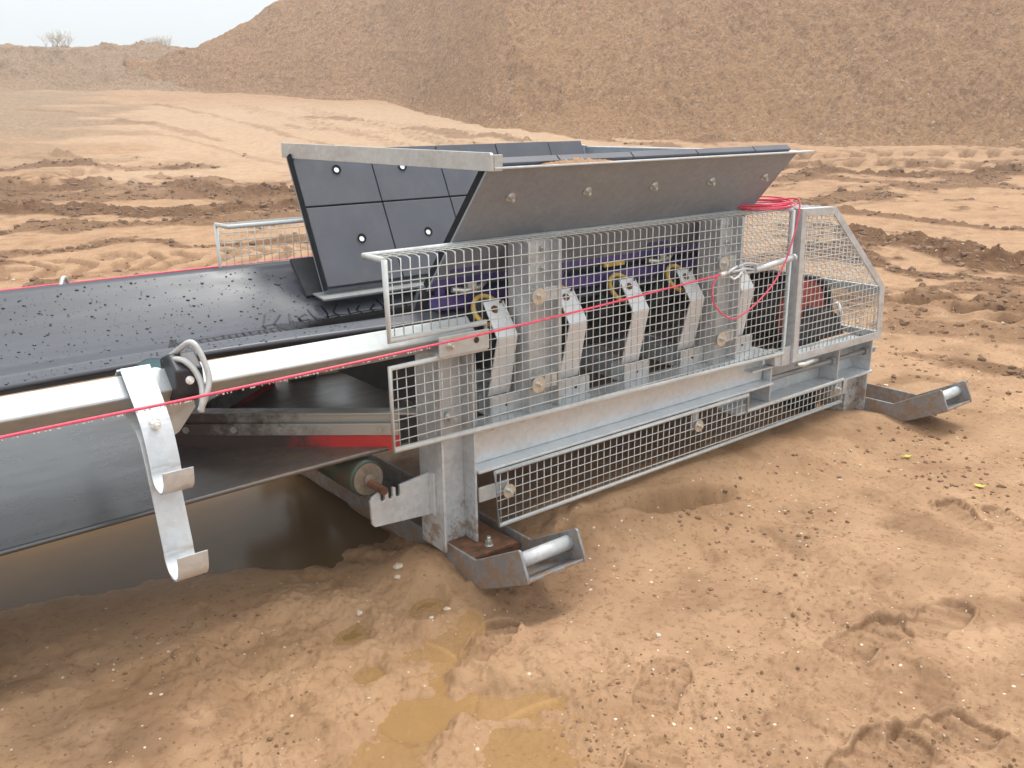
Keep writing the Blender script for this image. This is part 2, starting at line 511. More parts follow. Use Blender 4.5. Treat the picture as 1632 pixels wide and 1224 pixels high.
# ridges of turned mud: (points, half width, height, clod colour, tread pitch or 0)
BANDS = [
 ([(14.39, 44.51), (14.39, 38.35), (14.4, 32.84), (13.93, 27.04), (13.66, 24.94)], .16, .09, .75, 0),
 ([(17.28, 41.98), (16.81, 35.19), (16.45, 29.94), (15.75, 25.44)], .34, .10, .5, .55),
 ([(10.08, 31.55), (10.67, 27.2), (10.73, 23.44)], .13, .07, .6, 0),
 ([(19.22, 39.51), (18.21, 31.15), (17.34, 25.63), (17.14, 23.27)], .34, .12, .6, .6),
 ([(7.64, 43.33), (9.89, 40.78), (11.13, 34.7), (11.42, 30.09)], .3, .10, .75, 0),
 ([(17.67, 35.8), (17.82, 34.44), (18.27, 33.18)], .35, .16, 1.1, 0),
 ([(18.63, 29.58), (18.41, 24.99), (18.64, 22.95)], .35, .16, 1.1, 0),
 ([(15.6, 33.26), (15.91, 29.87), (16.05, 27.5)], .2, .1, .7, 0),
 ([(4.02, 23.95), (5.56, 24.4), (6.98, 23.4), (8.7, 23.55)], .45, .20, 1.0, 0),
 ([(5.2, 25.9), (6.0, 25.5), (6.9, 25.0)], .55, .42, .6, 0),
 ([(2.0, 21.2), (3.36, 20.6), (4.92, 20.7), (6.18, 19.9), (7.24, 19.4), (8.39, 17.9), (10, 16.2)], .85, .20, 1.0, 0),
 ([(2.2, 19.4), (4.63, 19.2), (5.84, 18.6), (6.82, 18.1), (8.2, 16.4)], .35, .12, .8, 0),
 ([(1.5, 18.2), (2.89, 17.7), (3.86, 17.2), (4.87, 16.9), (5.73, 15.6), (7.12, 14.9), (8.5, 13.6)], .45, .17, 1.0, 0),
 ([(2.2, 15.6), (3.4, 15.4), (4.6, 14.9), (6.0, 14.0)], .5, .10, .75, 0),
 ([(6.78, 21.58), (7.78, 20.41), (9.2, 19.85)], .25, .12, .8, 0),
 ([(2.63, 12.8), (3.35, 13.1), (3.88, 12.9), (4.11, 12.1), (4.83, 11.9), (5.6, 11.5)], .26, .17, .85, 0),
 ([(3.66, 22.06), (4.45, 22.34), (5.32, 23.24)], .5, .10, .2, .5),
 ([(.9, 11.3), (1.81, 11.3), (2.84, 11.3), (3.9, 11.0), (5.2, 10.5)], .55, .07, .1, .42),
 ([(23.69, 20.33), (31.59, 20.84), (38.24, 15.98)], .8, .22, .9, 0),
 ([(19.5, 16.2), (21.76, 14.7), (24.06, 13.3), (27.31, 10.6)], .7, .20, .25, .75),
 ([(17.9, 14.4), (19.43, 12.93), (21.66, 11.2), (23.74, 9.3)], .6, .20, .3, .7),
 ([(17.96, 12.1), (18.62, 10.09), (20.46, 8.45)], .45, .18, .95, 0),
 ([(16.0, 12.3), (16.87, 10.4), (17.3, 8.6), (18.4, 7.1)], .35, .13, .7, 0),
 ([(12.9, 8.3), (13.2, 7.2), (13.2, 5.9), (13.6, 5.1)], .16, .10, .8, 0),
 ([(11.3, 6.75), (10.94, 6.2), (10.9, 5.5), (10.5, 4.7), (10.6, 4.0), (11, 3)], .30, .21, 1.0, 0),
 ([(9.9, 6.2), (9.35, 5.3), (9.5, 4.66), (9.4, 4.1), (9.3, 3.4), (9.4, 2.7)], .42, .15, 1.0, 0),
 ([(7.47, 4.5), (7.85, 3.95), (7.84, 3.45), (7.73, 2.8)], .34, .11, .45, .40),
 ([(5.92, 3.0), (6.05, 2.65), (6.1, 2.25)], .15, .07, .8, 0),
 ([(5.11, 2.79), (5.38, 2.7), (5.5, 2.5)], .07, .05, .7, 0),
 ([(6.6, 3.5), (6.9, 3.0), (7.0, 2.4)], .2, .06, .6, 0),
 ([(14.8, 33), (17.6, 28.24), (16.9, 24.01), (17.6, 20.6), (18.6, 18.4)], .28, .12, .25, .6),
 ([(18.6, 33), (19.25, 31.01), (19.3, 28.57), (18.74, 23.07), (19.2, 20)], .3, .14, .35, .6),
 ([(22.5, 27), (21.6, 24.5), (21.2, 21.5), (21.3, 18.5)], .4, .16, .75, 0),
]
# dents: boot prints (centre, heading, length, width, depth)
BOOTS = [(1.76, 1.53, 28, .30, .15, .024), (2.44, 1.27, -8, .33, .17, .030), (2.72, 1.19, 0, .30, .15, .024),
         (3.58, 1.52, 70, .26, .13, .024), (3.70, 1.40, 65, .22, .12, .022), (2.16, .89, -20, .32, .17, .030), (1.95, .95, -5, .33, .17, .028),
         (1.52, 2.05, 30, .3, .14, .02), (3.2, 1.05, 12, .3, .14, .02), (1.46, 1.30, 15, .28, .14, .015)]
# puddle hollows (centre, half length, half width, heading, depth)
HOLL = [(1.474, 2.353, .085, .06, 40, .035), (1.195, 2.385, .10, .06, 40, .035), (1.38, 2.10, .17, .065, 35, .03), (1.35, 1.78, .16, .08, -35, .035),
        (1.20, 1.98, .16, .10, 60, .022), (1.05, 1.83, .20, .09, 20, .022), (1.27, 1.55, .20, .10, 10, .022), (1.10, 2.12, .07, .045, 20, .024), (2.75, 2.28, .27, .055, -18, .03)]

def ground_fn(x, y):
    """height and surface masks of the ground sheet at world x, y"""
    r = np.hypot(x, y); a = np.degrees(np.arctan2(x, y))
    z = terr_z(a, r)
    clod = np.zeros_like(x); wet = np.zeros_like(x); pale = np.zeros_like(x); grav = np.zeros_like(x)
    far = sstep(5, 12, r)
    n1 = fbm(x * .5, y * .5, 4, 3)
    n2 = fbm(x * 2.2, y * 2.2, 5, 21, .55)
    n3 = fbm(x * 13, y * 13, 4, 40, .6)
    z = z + far * (n1 * .09 + n2 * .028) + (1 - far) * (n1 * .016 + n2 * .011) + n3 * (.0035 + .006 * far)
    rough = fbm(x * 4.5, y * 4.5, 4, 60, .55)
    for pts, hw, h, cw, tread in BANDS:
        hw = hw if tread else hw * 1.2
        xs = [p[0] for p in pts]; ys = [p[1] for p in pts]
        mk = (x > min(xs) - 3 * hw - .5) & (x < max(xs) + 3 * hw + .5) & (y > min(ys) - 3 * hw - .5) & (y < max(ys) + 3 * hw + .5)
        if not mk.any():
            continue
        xx, yy = x[mk], y[mk]
        wob = fbm(xx * .9, yy * .9, 3, 80) * hw * 1.3
        d, t, sd = seg_dist(xx + wob, yy + wob * .7, pts)
        brk = sstep(-.30, .12, fbm(xx * .55 + 5, yy * .55, 3, 90))
        w = np.exp(-(d / hw) ** 2 * 1.3)
        if tread:
            bars = .5 + .5 * np.sin(2 * PI * (t / tread + np.abs(sd) / hw * .55))
            bars = sstep(.25, .75, bars)
            flat = sstep(1.35 * hw, 1.0 * hw, d)
            z[mk] += flat * (bars - .5) * h * .9
            clod[mk] = np.maximum(clod[mk], flat * (1 - bars) * (.35 + cw))
        else:
            lump = np.clip(.55 + 1.1 * rough[mk], .1, 1.2)
            z[mk] += w * brk * h * lump * .8
            clod[mk] = np.maximum(clod[mk], sstep(.12, .5, w * (.55 + brk * .7) + rough[mk] * .45) * cw)
    # general patches of turned earth in the middle distance
    pat = sstep(.05, .3, fbm(x * .55 + 40, y * .8, 5, 130, .6)) * sstep(6, 9, r) * sstep(30, 22, r)
    clod = np.maximum(clod, pat * .8)
    z += pat * .05 * np.abs(rough)
    # the wide pale haul road behind the machine, gravel field on the left
    pale = sstep(20, 26, r + n1 * 6) * sstep(50, 42, r) * sstep(12, 20, a + n1 * 8) * sstep(52, 40, a)
    grav = sstep(25, 33, r + n1 * 9) * sstep(18, 12, a + n1 * 8)
    clod *= 1 - .3 * pale; pale = pale * (1 - clod * .8)
    # ---- close to the machine
    near = r < 7
    if near.any():
        X, Y = x[near], y[near]; Z = z[near]; W = wet[near]; C = clod[near]
        nn, n2n, rg = n3[near], n2[near], rough[near]
        e = n2n * .12
        # mud mounded against the lower guard
        mound = sstep(2.02, 2.48, Y + e) * sstep(1.98, 2.25, X + e) * sstep(4.5, 4.0, X)
        back = sstep(2.55, 2.8, Y)
        Z += mound * (1 - back) * .115 * (1 - .30 * sstep(2.9, 3.8, X)) + mound * back * .03
        C = np.maximum(C, mound * (1 - back) * sstep(-.15, .2, rg) * .5)
        W = np.maximum(W, sstep(1.75, 2.4, Y + e * 2) * sstep(1.9, 2.3, X) * sstep(4.9, 3.8, X) * .42)
        # heaped to the left of the front skid
        Z += .075 * np.exp(-(((X - 1.60) / .13) ** 2 + ((Y - 2.58) / .17) ** 2))
        # scraped hollow under the skid nose
        Z -= .05 * np.exp(-(((X - 1.82) / .22) ** 2 + ((Y - 2.17) / .14) ** 2))
        Z += .035 * np.exp(-(((X - 2.02) / .10) ** 2 + ((Y - 2.08) / .16) ** 2))
        # right skid sunk in mud
        Z += .035 * np.exp(-(((X - 4.35) / .35) ** 2 + ((Y - 2.45) / .18) ** 2))
        Z += np.clip(rg, 0, 1) * .035 * sstep(.45, .8, vnoise(X * 1.7 + 4, Y * 1.7, 7) + .5)
        # basin of water under the conveyor
        ys = 3.26 - .265 * X + n2n * .16
        bas = sstep(-.03, .22, Y - ys) * sstep(1.82, 1.58, X) * sstep(4.7, 4.2, Y)
        Z = Z * (1 - bas) + (-.075 + n2n * .03) * bas
        Z += .45 * sstep(4.2, 5.0, Y) * sstep(2.2, 1.2, X)  # unseen rise added behind the belt to block light reflected in the water
        W = np.maximum(W, sstep(-.30, .05, Y - ys) * sstep(2.1, 1.65, X) * .85)
        under = sstep(2.52, 2.65, Y) * sstep(4.1, 3.9, Y) * sstep(1.6, 1.7, X) * sstep(4.6, 4.4, X)
        W = np.maximum(W, under * .6)
        W = np.maximum(W, sstep(-.05, .35, fbm(X * .75 + 3, Y * .75, 5, 190, .6) + .05 * sstep(2.4, .6, X) + .16 * sstep(1.3, 2.4, Y) * sstep(4.8, 3.2, X)) * .5)
        for cx, cy, hl, hw, ang, dep in HOLL:
            ca, sa = math.cos(math.radians(ang)), math.sin(math.radians(ang))
            u = ((X - cx) * ca + (Y - cy) * sa) / hl; v = (-(X - cx) * sa + (Y - cy) * ca) / hw
            q = np.sqrt(u * u + v * v) + n2n * .7 + nn * .15
            k = sstep(1.5, .6, q)
            Z = Z * (1 - k) + (-dep) * k
            W = np.maximum(W, sstep(3.0, 1.0, q) * .55)
        for cx, cy, ang, ln, wd, dep in BOOTS:
            ca, sa = math.cos(math.radians(ang)), math.sin(math.radians(ang))
            u = ((X - cx) * ca + (Y - cy) * sa) / (ln / 2); v = (-(X - cx) * sa + (Y - cy) * ca) / (wd / 2)
            v = v * (1 + .25 * np.exp(-((u + .25) / .25) ** 2))
            q = (np.abs(u) ** 2.6 + np.abs(v) ** 2.6) ** (1 / 2.6) + nn * .05
            ins = sstep(1.03, .965, q)
            barz = sstep(.0, .35, np.sin(u * 12 + v * 1.5) - .4 * (np.abs(v) < .12)) * .010
            Z += -ins * (dep * .68 - barz) + .009 * np.exp(-((q - 1.12) / .10) ** 2) * np.clip(.4 + rg * 4 + nn * 2, 0, 2)
            C = np.maximum(C, ins * .22 + .5 * np.exp(-((q - 1.0) / .06) ** 2) * np.clip(.5 + rg * 2, 0, 1))  # print floor and outline also darkened through the clod mask
        crust = sstep(-.02, .28, fbm(X * .9 + 20, Y * .9, 4, 170, .6))
        Z += crust * (fbm(X * 7, Y * 7, 5, 180, .62) * .030 + np.abs(rg) * .010)
        dark = sstep(.10, .40, fbm(X * 1.3 + 8, Y * 1.3, 6, 150, .65)) * .42 * np.clip(.6 + rg * 2, 0, 1)
        C = np.maximum(C, dark)
        z[near], wet[near], clod[near] = Z, W, C
    return z, clod, wet, pale, grav

def grid_object(name, X, Y, Z, mat, attrs=None, wrap=False, smooth=True):
    nr, nc = X.shape
    co = np.stack([X, Y, Z], -1).reshape(-1, 3).astype(np.float32)
    i = np.arange(nr - 1)[:, None] * nc
    jmax = nc if wrap else nc - 1
    j = np.arange(jmax)[None, :]
    j2 = (j + 1) % nc
    q = np.stack([i + j, i + j2, i + nc + j2, i + nc + j], -1).reshape(-1, 4).astype(np.int32)
    me = bpy.data.meshes.new(name)
    me.vertices.add(len(co)); me.vertices.foreach_set('co', co.ravel())
    me.loops.add(q.size); me.loops.foreach_set('vertex_index', q.ravel())
    me.polygons.add(len(q)); me.polygons.foreach_set('loop_start', np.arange(0, q.size, 4, dtype=np.int32))
    me.polygons.foreach_set('use_smooth', np.full(len(q), smooth))
    me.update(calc_edges=True)
    if attrs:
        for k, a in attrs.items():
            at = me.attributes.new(k, 'FLOAT', 'POINT'); at.data.foreach_set('value', a.ravel().astype(np.float32))
    me.materials.append(mat)
    ob = bpy.data.objects.new(name, me); COL.objects.link(ob)
    ORG[ob.name] = Vector((0, 0, 0))
    return ob

az = np.concatenate([np.linspace(-180, -4, 90, endpoint=False), np.linspace(-4, 82, 1150, endpoint=False), np.linspace(82, 180, 50, endpoint=False)])
rr = np.concatenate([[.02, .3], np.geomspace(.8, 7.5, 800, endpoint=False), np.geomspace(7.5, 62, 520, endpoint=False), np.geomspace(62, 106, 24)])
A, R_ = np.meshgrid(np.radians(az), rr)
GX, GY = R_ * np.sin(A), R_ * np.cos(A)
gz, gcl, gw, gp, gg = [q.reshape(GX.shape) for q in ground_fn(GX.ravel(), GY.ravel())]
ground = grid_object('ground', GX, GY, gz, M['ground'], {'clod': gcl, 'wet': gw, 'pale': gp, 'gravel': gg}, wrap=True)
tag(ground, 'damp brown sandy ground with ruts, clods and boot prints', 'ground', kind='structure')
del A, R_, GX, GY, gz

# ---- spoil heap on the right, low bank far left
HEAP = [(16.54, 60, 3.60, 5.6), (20.53, 57, 3.43, 6.2), (21.90, 56, 3.29, 7.01), (23.29, 55, 3.18, 7.88), (25.06, 53, 3.05, 8.92),
        (26.86, 51, 2.92, 10.04), (30.51, 48, 2.58, 12.77), (34.24, 40, 1.75, 14.8), (38, 32, 1.18, 16.5), (45.5, 31, .89, 17), (56.25, 30, .70, 17),
        (66.81, 30, .59, 16.3), (76.49, 30, .57, 14.5), (88, 30, .5, 11), (100, 32, .4, 5), (106, 33, .3, .6)]
ha = np.linspace(16.54, 106, 620)
hb, hz0, hz1 = [np.interp(ha, [h[0] for h in HEAP], [h[i] for h in HEAP]) for i in (1, 2, 3)]
k5 = np.ones(21) / 21
hb = np.convolve(np.pad(hb, 10, 'edge'), k5, 'valid'); hz1 = np.convolve(np.pad(hz1, 10, 'edge'), k5, 'valid')
hr = hb + (hz1 - hz0) / .62
tt = np.concatenate([np.linspace(-.06, 1, 300), np.linspace(1.02, 1.5, 14), np.linspace(1.6, 3, 5)])
T, AA = np.meshgrid(tt, np.radians(ha), indexing='ij')
Rm = hb[None] + (hr - hb)[None] * np.minimum(T, 1) + np.maximum(T - 1, 0) * 20
HX, HY = Rm * np.sin(AA), Rm * np.cos(AA)
toe = np.where(T < 0, T, np.where(T < .12, T * T / .24 + .0, T - .06))
HZ = hz0[None] + (hz1 - hz0)[None] * np.minimum(toe, .94 + .0 * T) / .94 - np.maximum(T - 1.05, 0) * 6
gul = fbm((AA * 40 + Rm * .25) * .8 + fbm(HX * .2, HY * .2, 2, 5), Rm * .22, 4, 200, .5)
dz = gul * .34 - .22 * sstep(.12, .3, fbm(AA * 26, Rm * .05, 3, 260, .5)) * sstep(.1, .5, T) + fbm(HX * .5, HY * .5, 6, 220, .5) * .34 + fbm(HX * 4, HY * 4, 3, 240, .6) * .2
HZ = HZ + dz * np.clip(T * 5 + .3, 0.1, 1) - .12
heap = grid_object('spoil_heap', HX, HY, HZ, M['heap'])
tag(heap, 'huge brown gravelly spoil heap rising on the right', 'hill', kind='structure')
heap_pts = (HX, HY, HZ)

ba = np.linspace(-25, 24, 420)
bt = np.concatenate([np.linspace(-.05, 1, 90), np.linspace(1.05, 2.5, 12)])
BT, BA = np.meshgrid(bt, np.radians(ba), indexing='ij')
BR = 57.5 + 11 * np.minimum(BT, 1) + np.maximum(BT - 1, 0) * 22
BX, BY = BR * np.sin(BA), BR * np.cos(BA)
BZ = 3.45 + 3.2 * np.clip(BT, -.1, 1) ** 1.0 - np.maximum(BT - 1, 0) * .8
BZ = BZ + (fbm(BX * .35, BY * .35, 6, 300, .6) * .9 + fbm(BX * 2, BY * 2, 4, 310, .6) * .3) * np.clip(BT * 3 + .2, .1, 1) * np.where(BT > .9, .35, 1) - .15
bank = grid_object('earth_bank', BX, BY, BZ, M['bank'])
tag(bank, 'low pale earth bank closing the far left of the site', 'hill', kind='structure')

# ---- scatter: pebbles, clods
def ico(sub):
    import bmesh
    bm = bmesh.new(); bmesh.ops.create_icosphere(bm, subdivisions=sub, radius=1)
    v = np.array([p.co[:] for p in bm.verts]); f = np.array([[q.index for q in p.verts] for p in bm.faces]); bm.free()
    return v, f
def scatter(name, pos, size, mat, sub=1, flat=.7, lump=.25, smooth=False):
    tv, tf = ico(sub); n = len(pos)
    ang = RNG.uniform(0, 2 * PI, n)
    sc = size[:, None] * RNG.uniform(.65, 1.3, (n, 3)); sc[:, 2] *= flat
    V = tv[None] * (1 + RNG.uniform(-lump, lump, (n, len(tv), 1)))
    V = V * sc[:, None, :]
    c, s = np.cos(ang)[:, None], np.sin(ang)[:, None]
    V = np.stack([V[..., 0] * c - V[..., 1] * s, V[..., 0] * s + V[..., 1] * c, V[..., 2]], -1) + pos[:, None, :]
    F = (tf[None] + (np.arange(n) * len(tv))[:, None, None]).reshape(-1, 3).astype(np.int32)
    me = bpy.data.meshes.new(name)
    me.vertices.add(n * len(tv)); me.vertices.foreach_set('co', V.astype(np.float32).ravel())
    me.loops.add(F.size); me.loops.foreach_set('vertex_index', F.ravel())
    me.polygons.add(len(F)); me.polygons.foreach_set('loop_start', np.arange(0, F.size, 3, dtype=np.int32))
    me.polygons.foreach_set('use_smooth', np.full(len(F), smooth))
    me.update(calc_edges=True); me.materials.append(mat)
    ob = bpy.data.objects.new(name, me); COL.objects.link(ob); ORG[ob.name] = Vector((0, 0, 0))
    return ob

def polar(n, a0, a1, r0, r1, p=1.0):
    a = np.radians(RNG.uniform(a0, a1, n)); r = r0 * (r1 / r0) ** (RNG.uniform(0, 1, n) ** p)
    return r * np.sin(a), r * np.cos(a), r

def outside_machine(x, y):
    return ~((x > 1.6) & (x < 4.8) & (y > 2.3) & (y < 4.1)) & ~((x < 1.75) & (y > 2.75) & (y < 4.4))

px, py, pr = polar(2300, 2, 76, 1.0, 14)
k = outside_machine(px, py); px, py, pr = px[k], py[k], pr[k]
pz = ground_fn(px, py)[0]
sz = (.0022 + .0045 * RNG.uniform(0, 1, len(px)) ** 4) * np.clip(pr / 3, .8, 3)
tag(scatter('pebbles', np.stack([px, py, pz + sz * .2], -1), sz, M['stone']), 'pale grit and small pebbles scattered over the mud', 'pebbles', kind='stuff')
px, py, pr = polar(70000, 2, 76, 1.0, 9)
k = outside_machine(px, py) & (fbm(px * 1.4 + 3, py * 1.4, 5, 400, .6) > RNG.uniform(-.05, .45, len(px))); px, py, pr = px[k], py[k], pr[k]
pz, pc = ground_fn(px, py)[:2]
sz = (.0011 + .0085 * RNG.uniform(0, 1, len(px)) ** 9) * np.clip(pr / 3, .8, 3)
cx, cy, cr_ = polar(60000, 0, 80, 4.5, 30)
cz, cc = ground_fn(cx, cy)[:2]
k = (cc > RNG.uniform(.35, 1.1, len(cc))) & outside_machine(cx, cy)
cx, cy, cz, cr_ = cx[k][:12000], cy[k][:12000], cz[k][:12000], cr_[k][:12000]
cs = (.008 + .04 * RNG.uniform(0, 1, len(cx)) ** 4) * np.clip(cr_ / 10, .5, 1.5)
tag(scatter('mud_crumbs', np.stack([px, py, pz], -1), sz, M['clod'], 1, .75, .35), 'fine dark crumbs of mud strewn over the sand', 'mud crumbs', kind='stuff')
tag(scatter('mud_clods', np.stack([cx, cy, cz], -1), cs, M['clod'], 2, .75, .2), 'dark clods of turned mud along the ruts', 'mud clods', kind='stuff')
hi = RNG.integers(4, 300, 5000); hj = RNG.integers(0, 420, 5000)
hp = np.stack([q[hi, hj] for q in heap_pts], -1)
hs = .012 + .045 * RNG.uniform(0, 1, 5000) ** 4
tag(scatter('heap_stones', hp, hs, M['stone'], 1, .8), 'pale stones scattered over the spoil heap face', 'stones', kind='stuff')
del heap_pts, HX, HY, HZ

# ---- puddles
def puddle(name, pts, z, label, mat=None):
    mb = MB(); mb.add([(p[0], p[1], z) for p in pts], [tuple(range(len(pts)))])
    o = mb.build(name, mat or M['water'])
    return tag(o, label, 'puddle', kind='structure')
puddle('puddle', [(-2.5, 2.9), (1.8, 2.3), (1.8, 4.9), (-2.5, 4.9)], -.036, 'brown puddle lying under the conveyor belt', M['shaded_water'])
for i, (cx, cy, hl, hw, ang, dep) in enumerate(HOLL):
    c, s = math.cos(math.radians(ang)), math.sin(math.radians(ang))
    pts = []
    for q in range(28):
        t = q * 2 * PI / 28
        u, v = 1.55 * hl * math.cos(t), 1.55 * hw * math.sin(t)
        pts.append((cx + u * c - v * s, cy + u * s + v * c))
    lv = -dep + .0085 + .0006 * i
    puddle('puddle', pts, lv, ['small round puddle before the front skid', 'small puddle left of the skid nose', 'long shallow puddle among the boot marks', 'pale puddle nearest the boot print', 'thin film of water on the sand', 'rippled film of water in the foreground', 'foreground sheet of shallow muddy water', 'tiny puddle in the sand', 'puddle along the lower mesh guard'][i])

# ------------------------------------------------------------------ the feeder
M0 = Vector((2.9, 3.17, 0))
feeder = tag(empty('feed_conveyor', M0), 'galvanised conveyor feed hopper on skids with black belt and mesh guards', 'conveyor feeder')
fy = lambda y: 6.34 - y           # far side, mirrored on the belt's centre line

# ---- hopper
NA, NB = (2.387, 1.442), (2.774, .990)      # near wall, outer face: rim and foot
FA, FB = (3.742, 1.452), (3.484, .900)      # far wall, inner face
XL, XN, XF = 1.80, 3.477, 3.49
XLF = 1.735                                 # the far wall starts a little further left
def off(p, n, d): return (p[0] + n[0] * d, p[1] + n[1] * d)
def lerp2(a, b, t): return (a[0] + (b[0] - a[0]) * t, a[1] + (b[1] - a[1]) * t)
nn_ = (.76, .65); fn_ = (-.905, .424)
h = MB()
h.prism([NA, NB, off(NB, nn_, .008), off(NA, nn_, .008)], 'x', XL, XN)
h.prism([FA, FB, off(FB, fn_, -.008), off(FA, fn_, -.008)], 'x', XLF, XF)
e0 = [(XN + .002, NA[0], NA[1]), (XN - .05, NB[0], NB[1]), (XF - .05, FB[0], FB[1]), (XF + .002, FA[0], FA[1])]
h.hexa([e0[0], e0[3], e0[2], e0[1]] + [(p[0] + .008, p[1], p[2]) for p in (e0[0], e0[3], e0[2], e0[1])])
hopper = h.build('hopper', M['hopperplate'], feeder)
t = MB()
t.box((XL + .0105, 2.362, 1.4435), (3.58, 2.412, 1.4505))
t.box((XLF + .011, 3.73, 1.4535), (XF, 3.775, 1.4605))
t.hexa([(XN, 2.412, 1.4435), (XN + .05, 2.412, 1.4435), (XF + .05, 3.729, 1.4435), (XF, 3.729, 1.4435), (XN, 2.412, 1.452), (XN + .05, 2.412, 1.452), (XF + .05, 3.729, 1.452), (XF, 3.729, 1.452)])
t.build('rim_flange', M['galv_bright'], hopper, .002)
t = MB()
def tie(x0, pts):
    a = [(x0 - .060 * (y - 2.365) / 1.43, y, z) for y, z in pts]; n = len(a)
    t.add(a + [(p[0] + .012, p[1], p[2]) for p in a], [tuple(range(n)), tuple(range(2 * n - 1, n - 1, -1))] + [(i, n + i, n + (i + 1) % n, (i + 1) % n) for i in range(n)])
tie(XL - .003, [(2.365, 1.438), (2.365, 1.490), (2.373, 1.497), (3.795, 1.513), (3.795, 1.450)])
t.prism([(2.365, 1.438), (2.365, 1.490), (2.377, 1.490), (2.377, 1.438)], 'x', XL + .0105, XL + .045)
t.build('tie_bar', M['galv_dull'], hopper, .0015)
def tiles(a, b, n, d0, d1, rows, seams):
    for r0, r1 in rows:
        for x0, x1 in zip(seams[:-1], seams[1:]):
            p, q = lerp2(a, b, r0), lerp2(a, b, r1)
            j = random.uniform(-.0015, .0015)
            m = MB()
            m.prism([off(p, n, d0), off(q, n, d0), off(q, n, d1 + j), off(p, n, d1 + j)], 'x', x0 + .0028, x1 - .0028)
            m.build('liner_tile', M['liner'], hopper, .002)
tiles(NA, NB, nn_, .009, .038, [(-.030, .49), (.503, .985)], [XL + .012, 2.11, 2.47, 2.83, 3.19, XN - .04])
tiles(FA, FB, fn_, .001, .036, [(-.03, .39), (.403, .985)], [XLF + .004, 2.12, 2.49, 2.85, 3.20, XF - .05])
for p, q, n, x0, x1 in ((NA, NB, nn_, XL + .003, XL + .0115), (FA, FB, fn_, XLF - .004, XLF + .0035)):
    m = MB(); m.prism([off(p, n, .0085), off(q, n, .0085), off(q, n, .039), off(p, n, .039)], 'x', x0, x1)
    m.build('liner_edge_shade', M['painted_shade'], hopper)  # strips laid over the tile ends, coloured near-black as their shade
# recessed tile bolts: flat disc coloured near-black as the recess shade, bright bolt head on it
fw = lambda z: lerp2(FA, FB, (FA[1] - z) / (FA[1] - FB[1]))
cup = None
for x, z in ((1.935, 1.380), (2.275, 1.380), (1.965, 1.088), (2.315, 1.088), (2.65, 1.38), (2.66, 1.09), (3.0, 1.38)):
    p = off(fw(z), fn_, .0385)
    if cup is None:
        m = MB(); P0 = Vector((x, p[0], p[1])); d = Vector((0, fn_[0], fn_[1]))
        m.tube([P0, P0 + d * .0015], .021, 24)
        cup = m.build('recess_shade', M['painted_shade'], hopper, org=P0)
        b = MB(); Q = P0 + Vector((-.004, 0, -.005)); b.tube([Q + d * .0015, Q + d * .006], .0115, 14)
        b.build('bolt_head', M['brightbolt'], cup)
        cup_o = cup
        head = cup.children[0]
        cup_bolts = [head]
    else:
        W = Vector((x, p[0], p[1]))
        c = clone(cup, hopper, W)
        b = head.copy(); COL.objects.link(b); b.parent = hopper; b.location = W - ORG[hopper.name]
        cup_bolts.append(b)
# keep thing > part > sub-part: the first head also hangs on the hopper
head.parent = hopper; head.location = ORG[cup.name] - ORG[hopper.name]
# bolts on the outer face
hb0 = None
dN = Vector((0, -.76, -.65))
for x in (1.958, 2.318, 2.675, 3.02, 3.378):
    y, z = lerp2(NA, NB, (1.442 - 1.344) / .452)
    W = Vector((x, y, z))
    if hb0 is None:
        m = MB(); m.washer_bolt(W, dN, .018, .012, .011)
        hb0 = m.build('wall_bolt', M['zinc'], hopper, org=W)
    else:
        clone(hb0, hopper, W)
# rubber skirts under the hopper
m = MB()
m.prism([(3.645, 1.03), (3.512, .888), (3.525, .872), (3.66, 1.02)], 'x', XLF - .065, 3.5)
m.build('far_skirt', M['darksteel'], hopper)
m = MB(); m.prism([(3.508, .8955), (3.508, .889), (3.405, .876), (3.405, .883)], 'x', XLF - .04, 3.45); m.build('skirt_ledge', M['galv_skid'], hopper)
m = MB()
m.prism([(2.785, 1.005), (2.805, 1.005), (2.905, .83), (2.885, .83)], 'x', XL - .02, 3.5)
m.build('near_skirt', M['liner'], hopper)

# purple skirt clamps
for x0, x1 in ((1.81, 2.235), (2.405, 3.34)):
    m = MB()
    m.box((x0, 2.735, 1.008), (x1, 2.785, 1.058)); m.box((x0, 2.715, .922), (x1, 2.785, .972))
    m.box((x0 + .02, 2.745, .972), (x0 + .05, 2.775, 1.008)); m.box((x1 - .05, 2.745, .972), (x1 - .02, 2.775, 1.008))
    cb = m.build('skirt_clamp', M['purple'], feeder, .004)
    bx = 1.86 if x0 < 2 else 2.90
    m = MB(); m.prism([(2.70, 1.062), (2.70, 1.112), (2.735, 1.15), (2.785, 1.15), (2.785, 1.062)], 'x', bx, bx + .13); m.build('clamp_block', M['purple'], cb, .004)
    m = MB(); m.tube([(bx + .0, 2.70, 1.0), (bx + .05, 2.69, .992), (bx + .12, 2.69, .998), (bx + .15, 2.70, 1.012)], .011, 8); m.box((bx + .06, 2.682, .985), (bx + .10, 2.70, 1.02))
    m.build('clamp_lever', M['zinc'], cb)
m = MB(); m.box((2.66, 2.722, .993), (2.78, 2.734, 1.012)); m.build('label_strip', M['yellow'], feeder)

